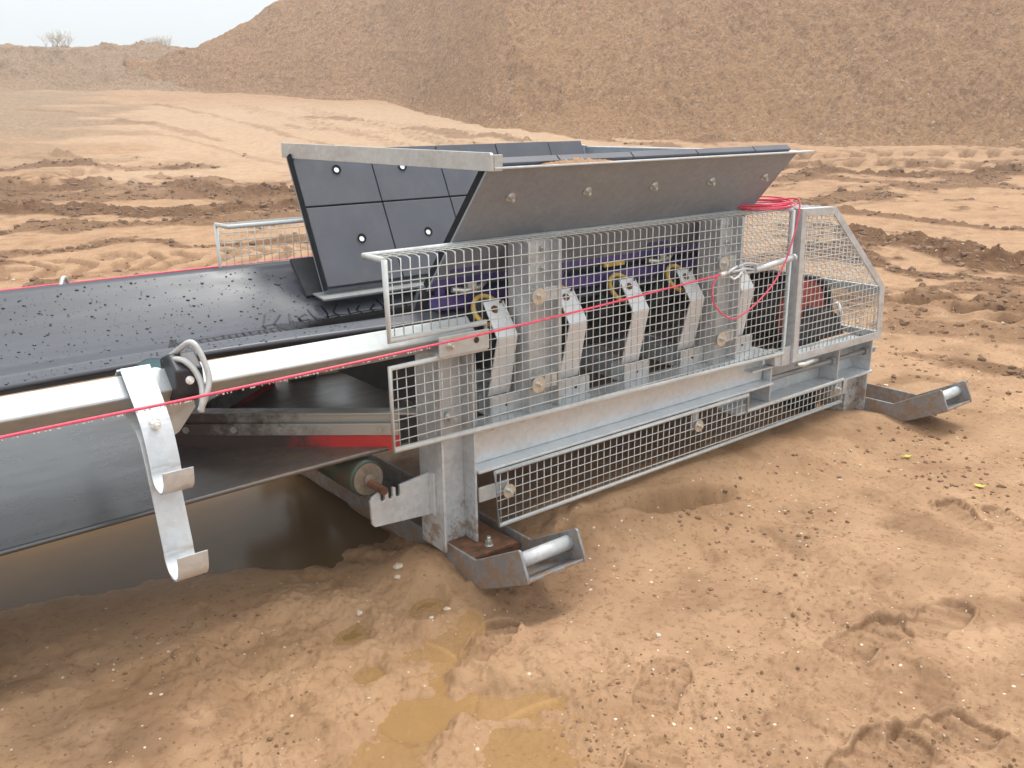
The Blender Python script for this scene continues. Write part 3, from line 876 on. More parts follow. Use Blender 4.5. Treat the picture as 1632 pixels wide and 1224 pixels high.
# ---- belt: one loop of rubber
def wing(s):
    # s from -.48 (near lip) to .53 (far lip)
    if s < 0:
        if s < -.445:
            return .112 - (-s - .445) * .26 - max(0, -s - .50) * .5
        d = max(0, -s - .145) / .30
        return .112 * (1.62 * d ** 1.4 - .62 * d ** 3.2)
    d = max(0, s - .17) / .36
    return .200 * d ** 1.35
XSEC = np.concatenate([np.linspace(-.505, -.12, 28), np.linspace(-.08, .14, 6), np.linspace(.17, .53, 22)])
path = []
for x in np.linspace(-1.6, 3.5, 60): path.append((x, .813, 1.0))
for x in np.linspace(3.55, 4.10, 12): path.append((x, .813 - .018 * (x - 3.5) / .6, 1 - (x - 3.5) / .62))
for aq in np.linspace(85, -85, 16): path.append((4.12 + .195 * math.cos(math.radians(aq)), .60 + .195 * math.sin(math.radians(aq)), 0))
for x in np.linspace(4.05, 1.6, 24): path.append((x, .405 + .05 * (4.05 - x) / 2.45, 0))
for x in np.linspace(1.5, -1.6, 40): path.append((x, .457, 0))
BXs = np.zeros((len(path), len(XSEC))); BYs = BXs.copy(); BZs = BXs.copy()
for i, (x, z, tr) in enumerate(path):
    tr = max(0, tr)
    for j, s in enumerate(XSEC):
        y = 3.20 + s if tr > 0 else 3.19 + s * 1.05
        up = i < 72
        BXs[i, j] = x; BYs[i, j] = y
        sag = (.014 * math.sin(x * 2.1) if up else 0) * (1 if s < 0 else .3)
        BZs[i, j] = z + wing(s) * tr + (sag * tr * min(1, abs(s) * 2)) + (0 if up else .006 * math.sin(x * 1.7 + s * 2))
BZs0 = BZs
me_belt = grid_object('belt', BXs - M0.x, BYs - M0.y, BZs, M['belt'])
me_belt.parent = feeder; ORG['belt'] = M0
so = me_belt.modifiers.new('thick', 'SOLIDIFY'); so.thickness = .012; so.offset = 1
tag(me_belt, 'wet black rubber belt')
def belt_z(x, y):
    return .813 + wing(min(.53, max(-.53, y - 3.20))) + .014 * math.sin(x * 2.1) * (1 if y < 3.2 else .3) * min(1, abs(y - 3.2) * 2)

# standing water on the belt, by the hopper: a dark pool whose edge breaks into a tread-like crackle
m = MB()
def film_patch(poly):
    n = len(poly); cxm = sum(p[0] for p in poly) / n; cym = sum(p[1] for p in poly) / n
    m.add([(p[0], p[1], belt_z(p[0], p[1]) + .0025) for p in poly] + [(cxm, cym, belt_z(cxm, cym) + .0025)], [(i, (i + 1) % n, n) for i in range(n)], True)
def strip(pts, w):
    for (x0, y0), (x1, y1) in zip(pts[:-1], pts[1:]):
        l = math.hypot(x1 - x0, y1 - y0) + 1e-6; nx, ny = -(y1 - y0) / l * w, (x1 - x0) / l * w
        film_patch([(x0 + nx, y0 + ny), (x0 - nx, y0 - ny), (x1 - nx, y1 - ny), (x1 + nx, y1 + ny)])
rx = random.Random(5)
yb = 3.16
xs = [1.45 + i * .06 for i in range(36)]
for x0, x1 in zip(xs[:-1], xs[1:]):
    for y0 in np.arange(yb - .05, 3.34, .04):
        film_patch([(x0, y0), (x1, y0), (x1, y0 + .04), (x0, y0 + .04)])
for i in range(30):
    x = 1.40 + i * .055
    y = 3.34
    strip([(x, y), (x + rx.uniform(.0, .03), y + rx.uniform(.03, .07)), (x + rx.uniform(.02, .06), y + rx.uniform(.08, .12))], .004)
    strip([(x, y + .035 + rx.uniform(-.01, .01)), (x + .05, y + .035 + rx.uniform(-.01, .01))], .003)
for i in range(17):
    x = 1.02 + i * .028
    strip([(x, 3.16), (x + .012, 3.24), (x + .030 + rx.uniform(-.006, .006), 3.33)], .0035)
    for yy in (3.19, 3.235, 3.28, 3.325):
        strip([(x + (yy - 3.16) * .15, yy + rx.uniform(-.006, .006)), (x + .028 + (yy - 3.16) * .15, yy + rx.uniform(-.006, .006))], .003)
strip([(1.0, 3.16), (1.0, 3.25), (1.03, 3.33), (1.05, 3.38)], .012)
film = m.build('belt_water', M['film'])
tag(film, 'dark standing water with a crackled edge on the belt by the hopper', 'water', kind='stuff')

# rain drops on the far half of the belt
n = 850
dx_ = RNG.uniform(-.2, 1.75, n); dy_ = 3.36 + .35 * RNG.uniform(0, 1, n) ** .8
e2 = 260
dx_ = np.concatenate([dx_, RNG.uniform(-.2, 1.5, e2)]); dy_ = np.concatenate([dy_, RNG.uniform(2.702, 2.752, e2)])
dz_ = np.array([belt_z(a, b) for a, b in zip(dx_, dy_)])
ds = .0014 + .0052 * RNG.uniform(0, 1, len(dx_)) ** 3.5
ds[n:] *= .7
tag(scatter('rain_drops', np.stack([dx_, dy_, dz_ + .001], -1), ds, M['drop'], 2, .5, .08, True), 'rain drops beaded on the wet belt', 'rain drops', kind='stuff')

# ---- stringer tubes (square, set on edge)
def stringer(y, label=None):
    m = MB(); m.tube([(-1.7, y, .884), (1.81, y, .884)], .054, 4, smooth=False, up=(0, 0, 1))
    return m.build('stringer', M['rail'], feeder, .006)
stringer(2.537); stringer(fy(2.537))
for yy, s in ((2.43, 1), (fy(2.43), -1)):
    m = MB()
    m.box((1.612, yy - .006 * s, .838) if s > 0 else (1.612, yy, .838), (1.82, yy, .908) if s > 0 else (1.82, yy + .006, .908))
    m.box((1.625, min(yy, yy + s * .09), .830), (1.80, max(yy, yy + s * .09), .8375))
    br = m.build('stringer_bracket', M['galv_dull'], feeder, .002)
    m = MB(); m.washer_bolt((1.655, yy - .006 * s, .872), (0, -s, 0), .014, .011, .012); m.build('bracket_bolt', M['zinc'], br)
    m = MB(); m.cyl((1.765, yy - .0062 * s, .876), (1.765, yy - .0070 * s, .876), .011, 16); m.build('bolt_hole', M['blackplastic'], br)

# ---- posts
def h_post(x0, x1, y0, y1, z0, z1, t=.010):
    m = MB(); ym = (y0 + y1) / 2
    m.box((x0, y0, z0), (x0 + t, y1, z1)); m.box((x1 - t, y0, z0), (x1, y1, z1)); m.box((x0 + t, ym - t / 2, z0), (x1 - t, ym + t / 2, z1))
    return m
for s in (0, 1):
    Yr = (lambda a, b: (a, b)) if not s else (lambda a, b: (fy(b), fy(a)))
    y0, y1 = Yr(2.475, 2.625)
    po = h_post(1.64, 1.79, y0, y1, .092, .828).build('leg_post', M['post'], feeder, .0015)
    y0, y1 = Yr(2.50, 2.62)
    for xa, xb in ((2.06, 2.222), (3.135, 3.30)):
        m = h_post(xa, xb, y0, y1, .528, 1.172, .012)
        sp_ = m.build('hopper_post', M['galv'], feeder, .0015)
        if not s:
            for zz in (1.135, 1.06):
                b = MB(); b.washer_bolt((xb - .05, 2.553, zz), (0, -1, 0), .013, .010, .011); b.build('post_bolt', M['zinc'], sp_)
    y0, y1 = Yr(2.50, 2.62)
    h_post(4.25, 4.46, y0, y1, .03, .262, .010).build('leg_post', M['post'], feeder, .0015)
    # main beam
    y0, y1 = Yr(2.46, 2.60)
    m = MB()
    yw = Yr(2.53, 2.538)
    m.box((1.79, yw[0], .3745), (3.545, yw[1], .5155)); m.box((1.79, y0, .3625), (3.545, y1, .374)); m.box((1.79, y0 + .012, .516), (3.545, y1, .5275))
    beam = m.build('main_beam', M['galv_bright'], feeder, .003)
    if not s:
        b0 = None
        for i in range(15):
            W = Vector((1.90 + i * .112 + (.03 if i % 2 else 0), 2.53, .498))
            if b0 is None:
                b = MB(); b.washer_bolt(W, (0, -1, 0), .009, .0065, .007); b0 = b.build('beam_bolt', M['galv_dull'], beam, org=W)
            else:
                clone(b0, beam, W)
    # drive channel behind the cage
    m = MB(); yw = Yr(2.59, 2.598); yf = Yr(2.475, 2.589)
    m.box((3.30, yw[0], .2535), (4.455, yw[1], .46)); m.box((3.30, yf[0], .253), (4.462, yf[1], .265))
    for xs_ in (3.552, 4.13, 4.445):
        m.box((xs_, yf[0] + .01, .2655), (xs_ + .009, yf[1], .44))
    m.box((3.40, yf[0] + .005, .4405), (4.46, yf[1], .4485))
    m.build('drive_channel', M['galv'], feeder, .002)
    # take-up screw
    ys = Yr(2.515, 2.515)[0]
    m = MB(); m.cyl((3.57, ys, .372), (4.49, ys, .372), .0125, 12)
    m.tube([(4.10, ys, .372), (4.125, ys, .372)], .024, 6, smooth=False); m.tube([(4.415, ys, .372), (4.44, ys, .372)], .024, 6, smooth=False); m.tube([(4.46, ys, .372), (4.50, ys, .372)], .024, 6, smooth=False)
    m.build('takeup_screw', M['darksteel'] if s else M['galv_skid'], feeder)
    if not s:
        m = MB(); m.box((3.60, 2.462, .443), (3.665, 2.474, .535)); m.prism([(3.545, .52), (3.61, .52), (3.61, .445), (3.60, .44), (3.555, .452)], 'y', 2.468, 2.528)
        m.build('guard_stop', M['galv'], feeder, .002)
m = MB()
m.box((1.66, 2.63, .61), (1.72, 3.71, .76)); m.build('cross_member', M['darksteel'], feeder, .003)
m = MB(); m.box((3.75, 2.63, .30), (3.80, 3.71, .38)); m.build('cross_member', M['darksteel'], feeder, .003)
m = MB(); m.box((4.20, 2.64, .01), (4.212, 3.70, .252)); m.build('cross_member', M['darksteel'], feeder, .003)  # invented plate, added to keep light out from under the machine end
m = MB(); m.box((1.95, 2.93, .60), (3.45, 3.45, .735)); m.build('impact_bed', M['darksteel'], feeder)

# ---- impact idlers along the loading zone
IX = [1.985, 2.338, 2.69, 3.043, 3.398]
def make_idler(x):
    o = Vector((x, 2.58, .53))
    m = MB(); w = .048; th = .007
    prof = [(2.622, .955), (2.530, .832), (2.588, .600)]
    def plate(a, b, w0, w1):
        A_, B_ = Vector((0, *a)), Vector((0, *b)); d = (B_ - A_).normalized(); nrm = Vector((0, -d.z, d.y))
        if nrm.y > 0: nrm = -nrm
        pts = [A_ + Vector((x - w0, 0, 0)), A_ + Vector((x + w0, 0, 0)), B_ + Vector((x + w1, 0, 0)), B_ + Vector((x - w1, 0, 0))]
        m.hexa(pts + [p - nrm * th for p in pts])
    plate(prof[0], prof[1], .040, .046); plate(prof[1], prof[2], .046, .052)
    m.prism([(2.536, .83), (2.592, .60), (2.66, .60), (2.60, .80)], 'x', x + .046, x + .052)
    m.prism([(2.62, .95), (2.536, .836), (2.60, .80), (2.66, .90)], 'x', x + .046, x + .052)
    br = m.build('idler_bracket', M['bracket'], feeder, .0015, org=o)
    m = MB(); m.box((x - .066, 2.556, .5285), (x + .086, 2.64, .5365)); m.box((x - .066, 2.556, .537), (x + .086, 2.564, .602))
    m.box((x - .05, 2.65, .529), (x + .05, 3.70, .60))
    m.build('idler_base', M['galv_bright'], br, .0015)
    m = MB(); ax = Vector((0, .80, -.60)); c = Vector((x - .012, 2.640, .918))
    m.tube([c, c + ax * .012, c + ax * .03, c + ax * .05, c + ax * .07, c + ax * .09, c + ax * .34], [.050, .056, .056, .050, .050, .050, .050], 28)
    m.tube([c + ax * .06, c + ax * .34], .058, 24)
    m.build('impact_roller', M['darksteel'], br)
    m = MB(); e1 = Vector((1, 0, 0)); e2 = ax.cross(e1).normalized(); cc_ = c + Vector((.008, 0, 0))
    m.tube([cc_ + ax * .006 + (e1 * math.cos(k * PI / 16) + e2 * math.sin(k * PI / 16)) * .061 for k in range(32)], .0095, 8, closed=True)
    m.build('roller_disc', M['yellow'], br)
    m = MB(); q = Vector((x - .006, 2.600, .925)); d = Vector((0, -.80, .60))
    m.tube([q + Vector((0, .004, -.003)), q + d * .006], .015, 14); m.cyl(Vector((x + .026, 2.606, .948)), Vector((x + .026, 2.606, .948)) + d * .006, .006, 10)
    m.build('shaft_slot', M['rust'], br)
    m = MB(); m.cyl((x + .010, 2.5555, .565), (x + .010, 2.5545, .565), .007, 12); m.build('bolt_slot', M['blackplastic'], br)
    return br
id0 = make_idler(IX[0])
for x in IX[1:]:
    clone_tree(id0, feeder, Vector((x, 2.58, .53)))

# ---- troughing idler on the open belt with its bracket
m = MB(); ax = Vector((0, .80, -.60)); c = Vector((.757, 2.64, .885))
m.tube([c, c + ax * .012], .064, 30); rl = m.build('wing_roller', M['blackplastic'], feeder)
m = MB(); m.tube([c - ax * .004 + ax * 0, c + ax * .022, c + ax * .05, c + ax * .11], [.060, .069, .069, .066], 30)
r_ = m.build('roller_shell', M['teal'], rl)
m = MB(); m.cyl(c - ax * .03, c, .014, 12); m.cyl(c - ax * .012, c - ax * .001, .028, 16); m.build('roller_shaft', M['brightbolt'], rl)
m = MB()
m.prism([(.74, .84), (.83, .84), (.835, .80), (.78, .735), (.74, .715)], 'y', 2.555, 2.563)
m.build('idler_frame', M['galv_dull'], feeder, .002)

# ---- tail pulley under the cage
m = MB(); m.cyl((4.12, 2.745, .60), (4.12, 3.60, .60), .183, 48); tp = m.build('tail_pulley', M['darksteel'], feeder)
m = MB(); m.tube([(4.12, 2.69, .60), (4.12, 2.72, .60), (4.12, 2.7445, .60)], [.165, .19, .19], 48); m.build('pulley_rim', M['redpaint'], tp)
m = MB(); m.cyl((4.12, 2.62, .60), (4.12, 3.72, .60), .035, 20); m.build('pulley_shaft', M['darksteel'], tp)
m = MB(); m.prism([(3.90, .45), (4.40, .45), (4.34, .56), (4.24, .615), (4.06, .58), (3.96, .52)], 'y', 2.63, 2.665); m.build('bearing_housing', M['darksteel'], feeder, .006)
m = MB(); m.tube([(4.29, 2.62, .64), (4.32, 2.61, .58), (4.33, 2.615, .54)], .012, 8); m.build('grease_nipple', M['brightbolt'], feeder)

# ---- belt plough on the return strand
AP, NE, FE = (.945, 3.175), (1.575, 2.645), (1.575, 3.70)
def arm(m, a, b, z0, z1, d0, d1, rev=False):
    v = Vector((b[0] - a[0], b[1] - a[1], 0)).normalized(); n = Vector((v.y, -v.x, 0))
    if rev: n = -n
    P_ = [Vector((a[0], a[1], 0)) + n * d0, Vector((b[0], b[1], 0)) + n * d0, Vector((b[0], b[1], 0)) + n * d1, Vector((a[0], a[1], 0)) + n * d1]
    m.hexa([(p.x, p.y, z0) for p in P_] + [(p.x, p.y, z1) for p in P_])
    return v, n
m = MB()
for b, rv in ((NE, False), (FE, True)):
    arm(m, AP, b, .500, .592, -.012, .0, rv); arm(m, AP, (b[0] + .05, b[1] + (-.042 if not rv else .042)), .5925, .600, -.06, .006, rv)
pl = m.build('belt_plough', M['plough'], feeder, .002)
m = MB()
for b, rv in ((NE, False), (FE, True)):
    arm(m, AP, b, .462, .525, .001, .014, rv)
m.build('scraper_blade', M['scraper'], pl, .002)
m = MB()
for b, rv in ((NE, False), (FE, True)):
    arm(m, AP, b, .522, .566, .0145, .022, rv)
cbp = m.build('clamp_strip', M['plough'], pl, .002)
v = Vector((NE[0] - AP[0], NE[1] - AP[1], 0)); vn = v.normalized(); nrm = Vector((vn.y, -vn.x, 0)); b0 = None
for tq in (.07, .28, .48, .69, .92):
    W = Vector((AP[0], AP[1], .544)) + v * tq + nrm * .022
    if b0 is None:
        b = MB(); b.cyl(W, W + nrm * .003, .012, 14); b.tube([W + nrm * .003, W + nrm * .010], .008, 6, smooth=False); b0 = b.build('clamp_bolt', M['plough'], pl, org=W)
    else:
        clone(b0, pl, W)

# ---- return roller and its slotted hanger plate
m = MB(); RC = Vector((1.435, 0, .383))
m.tube([(RC.x, 2.645, RC.z), (RC.x, 2.655, RC.z), (RC.x, 3.70, RC.z)], [.060, .068, .068], 32)
rr_ = m.build('return_roller', M['green'], feeder)
m = MB(); m.cyl((RC.x, 2.638, RC.z), (RC.x, 2.6445, RC.z), .058, 28); m.cyl((RC.x, 2.625, RC.z), (RC.x, 2.638, RC.z), .020, 16)
m.build('roller_cap', M['cap'], rr_)
m = MB(); m.tube([(RC.x, 2.53, RC.z - .01), (RC.x, 2.63, RC.z - .01)], .015, 8, smooth=False); m.build('roller_shaft', M['rust'], rr_)
for s in (0, 1):
    ya, yb2 = (2.55, 2.562) if not s else (fy(2.562), fy(2.55))
    m = MB()
    def slot(x): return [(x - .009, .366), (x - .009, .335), (x - .004, .328), (x + .004, .328), (x + .009, .335), (x + .009, .368)]
    m.prism([(1.398, .352), (1.388, .338), (1.392, .252), (1.402, .240), (1.6395, .222), (1.6395, .384), (1.515, .370)] + slot(1.50)[::-1] + slot(1.470)[::-1] + slot(1.438)[::-1], 'y', ya, yb2)
    m.box((1.6285, ya - .03, .226), (1.6395, ya - .0005, .388)) if not s else None
    m.build('roller_hanger', M['galv'], feeder, .0012)

# ---- mesh guards
def clip(poly, val, axis):
    """interior spans of a line x=val (axis 0) or z=val (axis 1) through a polygon"""
    hits = []
    n = len(poly)
    for i in range(n):
        p, q = poly[i], poly[(i + 1) % n]
        a, b = p[axis], q[axis]
        if (a <= val < b) or (b <= val < a):
            hits.append(p[1 - axis] + (q[1 - axis] - p[1 - axis]) * (val - a) / (b - a))
    hits.sort()
    return list(zip(hits[0::2], hits[1::2]))
def wire_panel(m, poly, to3, pitch=.0355, r=.00205):
    xs = [p[0] for p in poly]; zs = [p[1] for p in poly]
    x = min(xs) + pitch * .8
    while x < max(xs) - pitch * .3:
        for a, b in clip(poly, x, 0):
            m.tube([to3(x, a, 0), to3(x, b, 0)], r, 5)
        x += pitch
    z = min(zs) + pitch * .8
    while z < max(zs) - pitch * .3:
        for a, b in clip(poly, z, 1):
            m.tube([to3(a, z, 1), to3(b, z, 1)], r, 5)
        z += pitch
UG = [(1.443, 1.178), (3.605, 1.183), (3.607, .507), (1.443, .540), (1.443, .824), (1.835, .829), (1.835, .921), (1.447, .915)]
for s in (0, 1):
    g = (lambda y: y) if not s else fy
    sg = 1 if not s else -1
    m = MB()
    poly = UG if not s else [(1.443, 1.178), (3.605, 1.183), (3.607, .86), (1.443, .86)]
    m.tube([(p[0], g(2.465), p[1]) for p in ([poly[0]] + poly[:1:-1] + [poly[1]])], .0105, 8)
    m.tube([(1.443, g(2.465), 1.178), (1.443, g(2.60), 1.178), (3.605, g(2.60), 1.183), (3.605, g(2.465), 1.183)], .0095, 8)
    fr = m.build('side_guard', M['wire'], feeder)
    m = MB()
    wire_panel(m, poly, lambda a, b, k: (a, g(2.4665 if k else 2.4705), b))
    x = 1.443 + .0355 * .8
    while x < 3.59:
        zt = 1.178 + .005 * (x - 1.443) / 2.16
        m.tube([(x, g(2.4705), zt - .012), (x, g(2.476), zt - .002), (x, g(2.487), zt + .001), (x, g(2.60), zt + .001)], .0019, 5)
        x += .0355
    for yy in (2.500, 2.534, 2.568):
        m.tube([(1.443, g(yy), 1.183), (3.605, g(yy), 1.188)], .0018, 5)
    m.build('guard_mesh', M['wire'], fr)
    if not s:
        w0 = None
        for x, z in ((2.073, .982), (2.070, .650), (3.116, .990), (3.127, .654)):
            W = Vector((x, 2.4585, z))
            if w0 is None:
                m = MB(); m.washer_bolt(W, (0, -1, 0), .031, .012, .010); w0 = m.build('guard_washer', M['zinc'], fr, org=W)
            else:
                clone(w0, fr, W)
        for x, z in ((2.085, .982), (2.082, .650), (3.128, .990), (3.139, .654)):
            m = MB(); m.box((x - .03, 2.474, z - .026), (x + .095, 2.4985, z + .026))
            m.build('guard_lug', M['galv_dull'], feeder, .002)
        m = MB(); m.washer_bolt((1.715, 2.532, .58), (0, -1, 0), .022, .014, .02); m.build('post_stud', M['zinc'], feeder)
# lower guard
LG = [(1.853, .356), (3.335, .356), (3.335, .278), (4.13, .281), (4.135, .160), (1.868, .141)]
m = MB(); m.tube([(p[0], 2.450, p[1]) for p in LG], .0085, 8, closed=True); lg = m.build('lower_guard', M['wire'], feeder)
m = MB(); wire_panel(m, LG, lambda a, b, k: (a, 2.4515 if k else 2.4555, b)); m.build('guard_mesh', M['wire'], lg)
w0 = None
for x, z in ((1.912, .272), (2.985, .285), (4.075, .242)):
    W = Vector((x, 2.444, z))
    if w0 is None:
        m = MB(); m.washer_bolt(W, (0, -1, 0), .027, .011, .010); w0 = m.build('guard_washer', M['zinc'], lg, org=W)
    else:
        clone(w0, lg, W)
for lo, hi_ in (((1.791, 2.464, .25), (1.93, 2.472, .308)), ((2.965, 2.462, .262), (3.005, 2.470, .3615)), ((4.05, 2.464, .19), (4.20, 2.472, .262))):
    m = MB(); m.box(lo, hi_); m.build('guard_lug', M['galv_dull'], feeder, .002)

# drive cage
CG = [(3.655, 1.187), (3.93, 1.178), (4.447, .735), (4.465, .449), (3.668, .452)]
IN = [(3.692, 1.150), (3.914, 1.144), (4.402, .726), (4.414, .489), (3.704, .489)]
for s in (0, 1):
    g = (lambda y: y) if not s else fy
    ya, yb2 = sorted((g(2.448), g(2.455)))
    m = MB()
    for i in range(5):
        j = (i + 1) % 5
        m.prism([CG[i], CG[j], IN[j], IN[i]], 'y', ya, yb2)
        # return leg of the angle frame
    for (p, q) in ((CG[4], CG[0]),):
        y2, y3 = sorted((g(2.4555), g(2.52)))
        m.hexa([(p[0], y2, p[1]), (p[0] + .006, y2, p[1]), (p[0] + .006, y3, p[1]), (p[0], y3, p[1]), (q[0], y2, q[1]), (q[0] + .006, y2, q[1]), (q[0] + .006, y3, q[1]), (q[0], y3, q[1])])
    y2, y3 = sorted((g(2.4555), g(2.50)))
    m.hexa([(CG[0][0] + .007, y2, 1.178), (CG[1][0], y2, 1.170), (CG[1][0], y3, 1.170), (CG[0][0] + .007, y3, 1.178), (CG[0][0] + .007, y2, 1.1855), (CG[1][0], y2, 1.1775), (CG[1][0], y3, 1.1775), (CG[0][0] + .007, y3, 1.1855)])
    fr = m.build('drive_guard', M['galv'] if not s else M['galv_dull'], feeder, .0015)
    m = MB(); wire_panel(m, [(3.66, 1.18), (3.925, 1.172), (4.44, .73), (4.456, .456), (3.675, .456)], lambda a, b, k: (a, g(2.4575 if k else 2.4615), b))
    m.build('guard_mesh', M['wire'], fr)
    if not s:
        m = MB(); m.tube([(3.70, 2.445, .437), (3.74, 2.435, .432), (3.80, 2.435, .437), (3.86, 2.44, .434)], [.010, .014, .012, .008], 8); m.box((3.70, 2.437, .4275), (3.84, 2.457, .4345))
        m.build('latch', M['zinc'], fr)
# sloped and upright rear panels of the cage
m = MB()
p0, p1, p2 = Vector((3.93, 0, 1.172)), Vector((4.447, 0, .735)), Vector((4.465, 0, .455))
for a, b in ((p0, p1), (p1, p2), (Vector((3.66, 0, 1.18)), p0)):
    l = (b - a).length; nst = int(l / .0355)
    for i in range(nst + 1):
        q = a + (b - a) * i / max(1, nst); m.tube([(q.x, 2.47, q.z), (q.x, fy(2.47), q.z)], .0019, 4)
    y = 2.50
    while y < fy(2.48):
        m.tube([(a.x, y, a.z + .004), (b.x, y, b.z + .004)], .0019, 4); y += .0355
rg_ = m.build('rear_guard', M['wire'], feeder)
m = MB(); m.box((4.418, 2.4625, .69), (4.4425, fy(2.4625), .732)); m.box((4.43, 2.4625, .455), (4.462, fy(2.4625), .488)); m.build('guard_rail', M['galv_dull'], rg_, .002)

# ---- skids
def skid(x0, x1):
    z = .1; th = .011
    side = [(2.058, .150), (2.052, .128), (2.31, .0), (4.03, .0), (4.288, .128), (4.282, .150), (4.245, .231), (4.235, .234), (3.99, .1), (2.35, .1), (2.105, .234), (2.095, .231)]
    m = MB()
    m.prism(side, 'x', x0, x0 + th); m.prism(side, 'x', x1 - th, x1)
    m.prism([(2.056, .1275), (2.312, .0005), (4.028, .0005), (4.284, .1275), (4.282, .139), (4.026, .012), (2.314, .012), (2.058, .139)], 'x', x0 + th + .0003, x1 - th - .0003)
    sk = m.build('skid', M['galv_skid'], feeder, .003, org=(x0, 2.35, 0))
    for y in (2.135, 4.205):
        m = MB(); m.cyl((x0 + th, y, .172), (x1 - th, y, .172), .026, 24)
        m.build('tow_bar', M['galv'], sk)
    return sk
sk = skid(1.68, 1.945)
m = MB(); m.box((1.693, 2.385, .075), (1.90, 2.66, .091)); bp = m.build('base_plate', M['rust'], sk, .004)
m = MB(); m.washer_bolt((1.80, 2.425, .091), (0, 0, 1), .017, .0135, .017); m.build('base_bolt', M['zinc'], sk)
m = MB(); m.box((1.70, 2.40, .0125), (1.925, 2.66, .0745)); m.build('packer', M['rust'], sk)
sk2 = skid(4.475, 4.74)
# boot-high toe plates on the right hand skid
m = MB(); m.box((4.25, 2.48, .0), (4.4745, 2.66, .03)); m.build('foot_plate', M['galv_skid'], feeder)

def catmull(pts, n=10):
    P_ = [Vector(p) for p in pts]; out = []
    for i in range(len(P_) - 1):
        a, b, c, d = P_[max(i - 1, 0)], P_[i], P_[i + 1], P_[min(i + 2, len(P_) - 1)]
        for k in range(n):
            t = k / n
            out.append(.5 * ((2 * b) + (c - a) * t + (2 * a - 5 * b + 4 * c - d) * t * t + (3 * b - a - 3 * c + d) * t ** 3))
    out.append(P_[-1]); return out

# ---- pull-cord eyes on the stringers
def eye(x0, y, s):
    yy = lambda d: y + s * d
    m = MB()
    m.tube(catmull([(x0 - .035, yy(.03), .955), (x0 - .012, yy(-.02), .990), (x0 + .008, yy(-.055), 1.016), (x0 + .022, yy(-.072), 1.010), (x0 + .035, yy(-.09), .965), (x0 + .038, yy(-.105), .915), (x0 + .022, yy(-.115), .875), (x0 + .005, yy(-.118), .845), (x0 + .002, yy(-.118), .832)], 4), .0085, 10)
    m.tube(catmull([(x0 - .030, yy(-.02), .968), (x0 - .012, yy(-.055), .970), (x0 + .008, yy(-.078), .945), (x0 + .018, yy(-.095), .905), (x0 + .010, yy(-.112), .860), (x0 - .002, yy(-.118), .835)], 4), .0085, 10)
    ob = m.build('cord_eye', M['galv_dull'], feeder)
    m = MB(); ya, yb2 = sorted((yy(-.072), yy(.055)))
    m.prism([(ya, .875), (ya, .945), ((ya + yb2) / 2 - .01, .985), (yb2, .96), (yb2, .87), ((ya + yb2) / 2, .835)], 'x', x0 - .042, x0 + .036)
    m.build('eye_clamp', M['blackplastic'], ob, .006)
    m = MB(); m.washer_bolt((x0 - .005, yy(-.0725), .915), (0, -s, 0), .012, .009, .008); m.build('clamp_bolt', M['brightbolt'], ob)
eye(.795, 2.515, 1)
eye(.80, fy(2.515), -1)

# ------------------------------------------------------------------ cable hanger: two J hooks folded over the stringer
hg = tag(empty('cable_hanger', (.675, 2.42, .41)), 'double galvanised J-hook strap hanging from the conveyor rail', 'cable hook')
def strap(prof, x0, x1, name, lean=0.0):
    m = MB(); th = .005
    P_ = catmull([(0, *p) for p in prof], 4); n = len(P_)
    vs = []
    for i, p in enumerate(P_):
        t = (P_[min(i + 1, n - 1)] - P_[max(i - 1, 0)]).normalized(); nr = Vector((0, t.z, -t.y))
        vs += [p + Vector((x0, 0, 0)), p + Vector((x1, 0, 0)), p + nr * th + Vector((x1, 0, 0)), p + nr * th + Vector((x0, 0, 0))]
    fs = [(0, 1, 2, 3), tuple(4 * (n - 1) + k for k in (3, 2, 1, 0))]
    for i in range(n - 1):
        for k in range(4):
            k2 = (k + 1) % 4
            fs.append((4 * i + k, 4 * (i + 1) + k, 4 * (i + 1) + k2, 4 * i + k2))
    m.add(vs, fs)
    return m.build(name, M['galv_bright'], hg)
def arc(cy, cz, r, a0, a1, n=10):
    return [(cy + r * math.cos(math.radians(a0 + (a1 - a0) * i / n)), cz + r * math.sin(math.radians(a0 + (a1 - a0) * i / n))) for i in range(n + 1)]
strap([(2.538, .952), (2.470, .886), (2.452, .868), (2.409, .815), (2.386, .76)] + arc(2.318, .712, .056, 4, -150, 10) + [(2.264, .705), (2.262, .730)], .635, .715, 'short_hook')
strap([(2.544, .952), (2.6065, .888), (2.57, .845), (2.445, .80), (2.408, .76), (2.375, .66), (2.342, .54)] + arc(2.268, .485, .060, 4, -150, 10) + [(2.209, .475), (2.205, .512)], .628, .708, 'long_hook')
m = MB(); m.washer_bolt((.672, 2.412, .822), (0, -1, 0), .016, .0125, .018); m.build('hanger_bolt', M['brightbolt'], hg)

# ------------------------------------------------------------------ pull cords
CY = 2.372
pc = tag(empty('pull_cord', (1.5, CY, .9)), 'pink red emergency pull cord running along the near side of the conveyor', 'rope')
m = MB()
m.tube(catmull([(-1.8, CY, .850), (.30, CY, .879), (.79, CY, .884), (1.58, CY, .903), (2.2, CY, .926), (2.94, CY + .03, .955), (3.03, CY + .035, .958)], 8), .0042, 8)
cord = m.build('cord', M['cord'], pc)
m = MB()
tail = catmull([(3.01, 2.405, .950), (2.975, 2.40, .91), (2.99, 2.40, .845), (3.055, 2.40, .785), (3.13, 2.40, .757), (3.21, 2.40, .772), (3.30, 2.40, .812), (3.40, 2.40, .878), (3.48, 2.40, .972), (3.55, 2.41, 1.10), (3.60, 2.43, 1.215), (3.615, 2.47, 1.235), (3.60, 2.54, 1.225)], 8)
m.tube(tail, .0038, 8); m.build('cord_tail', M['cord'], pc)
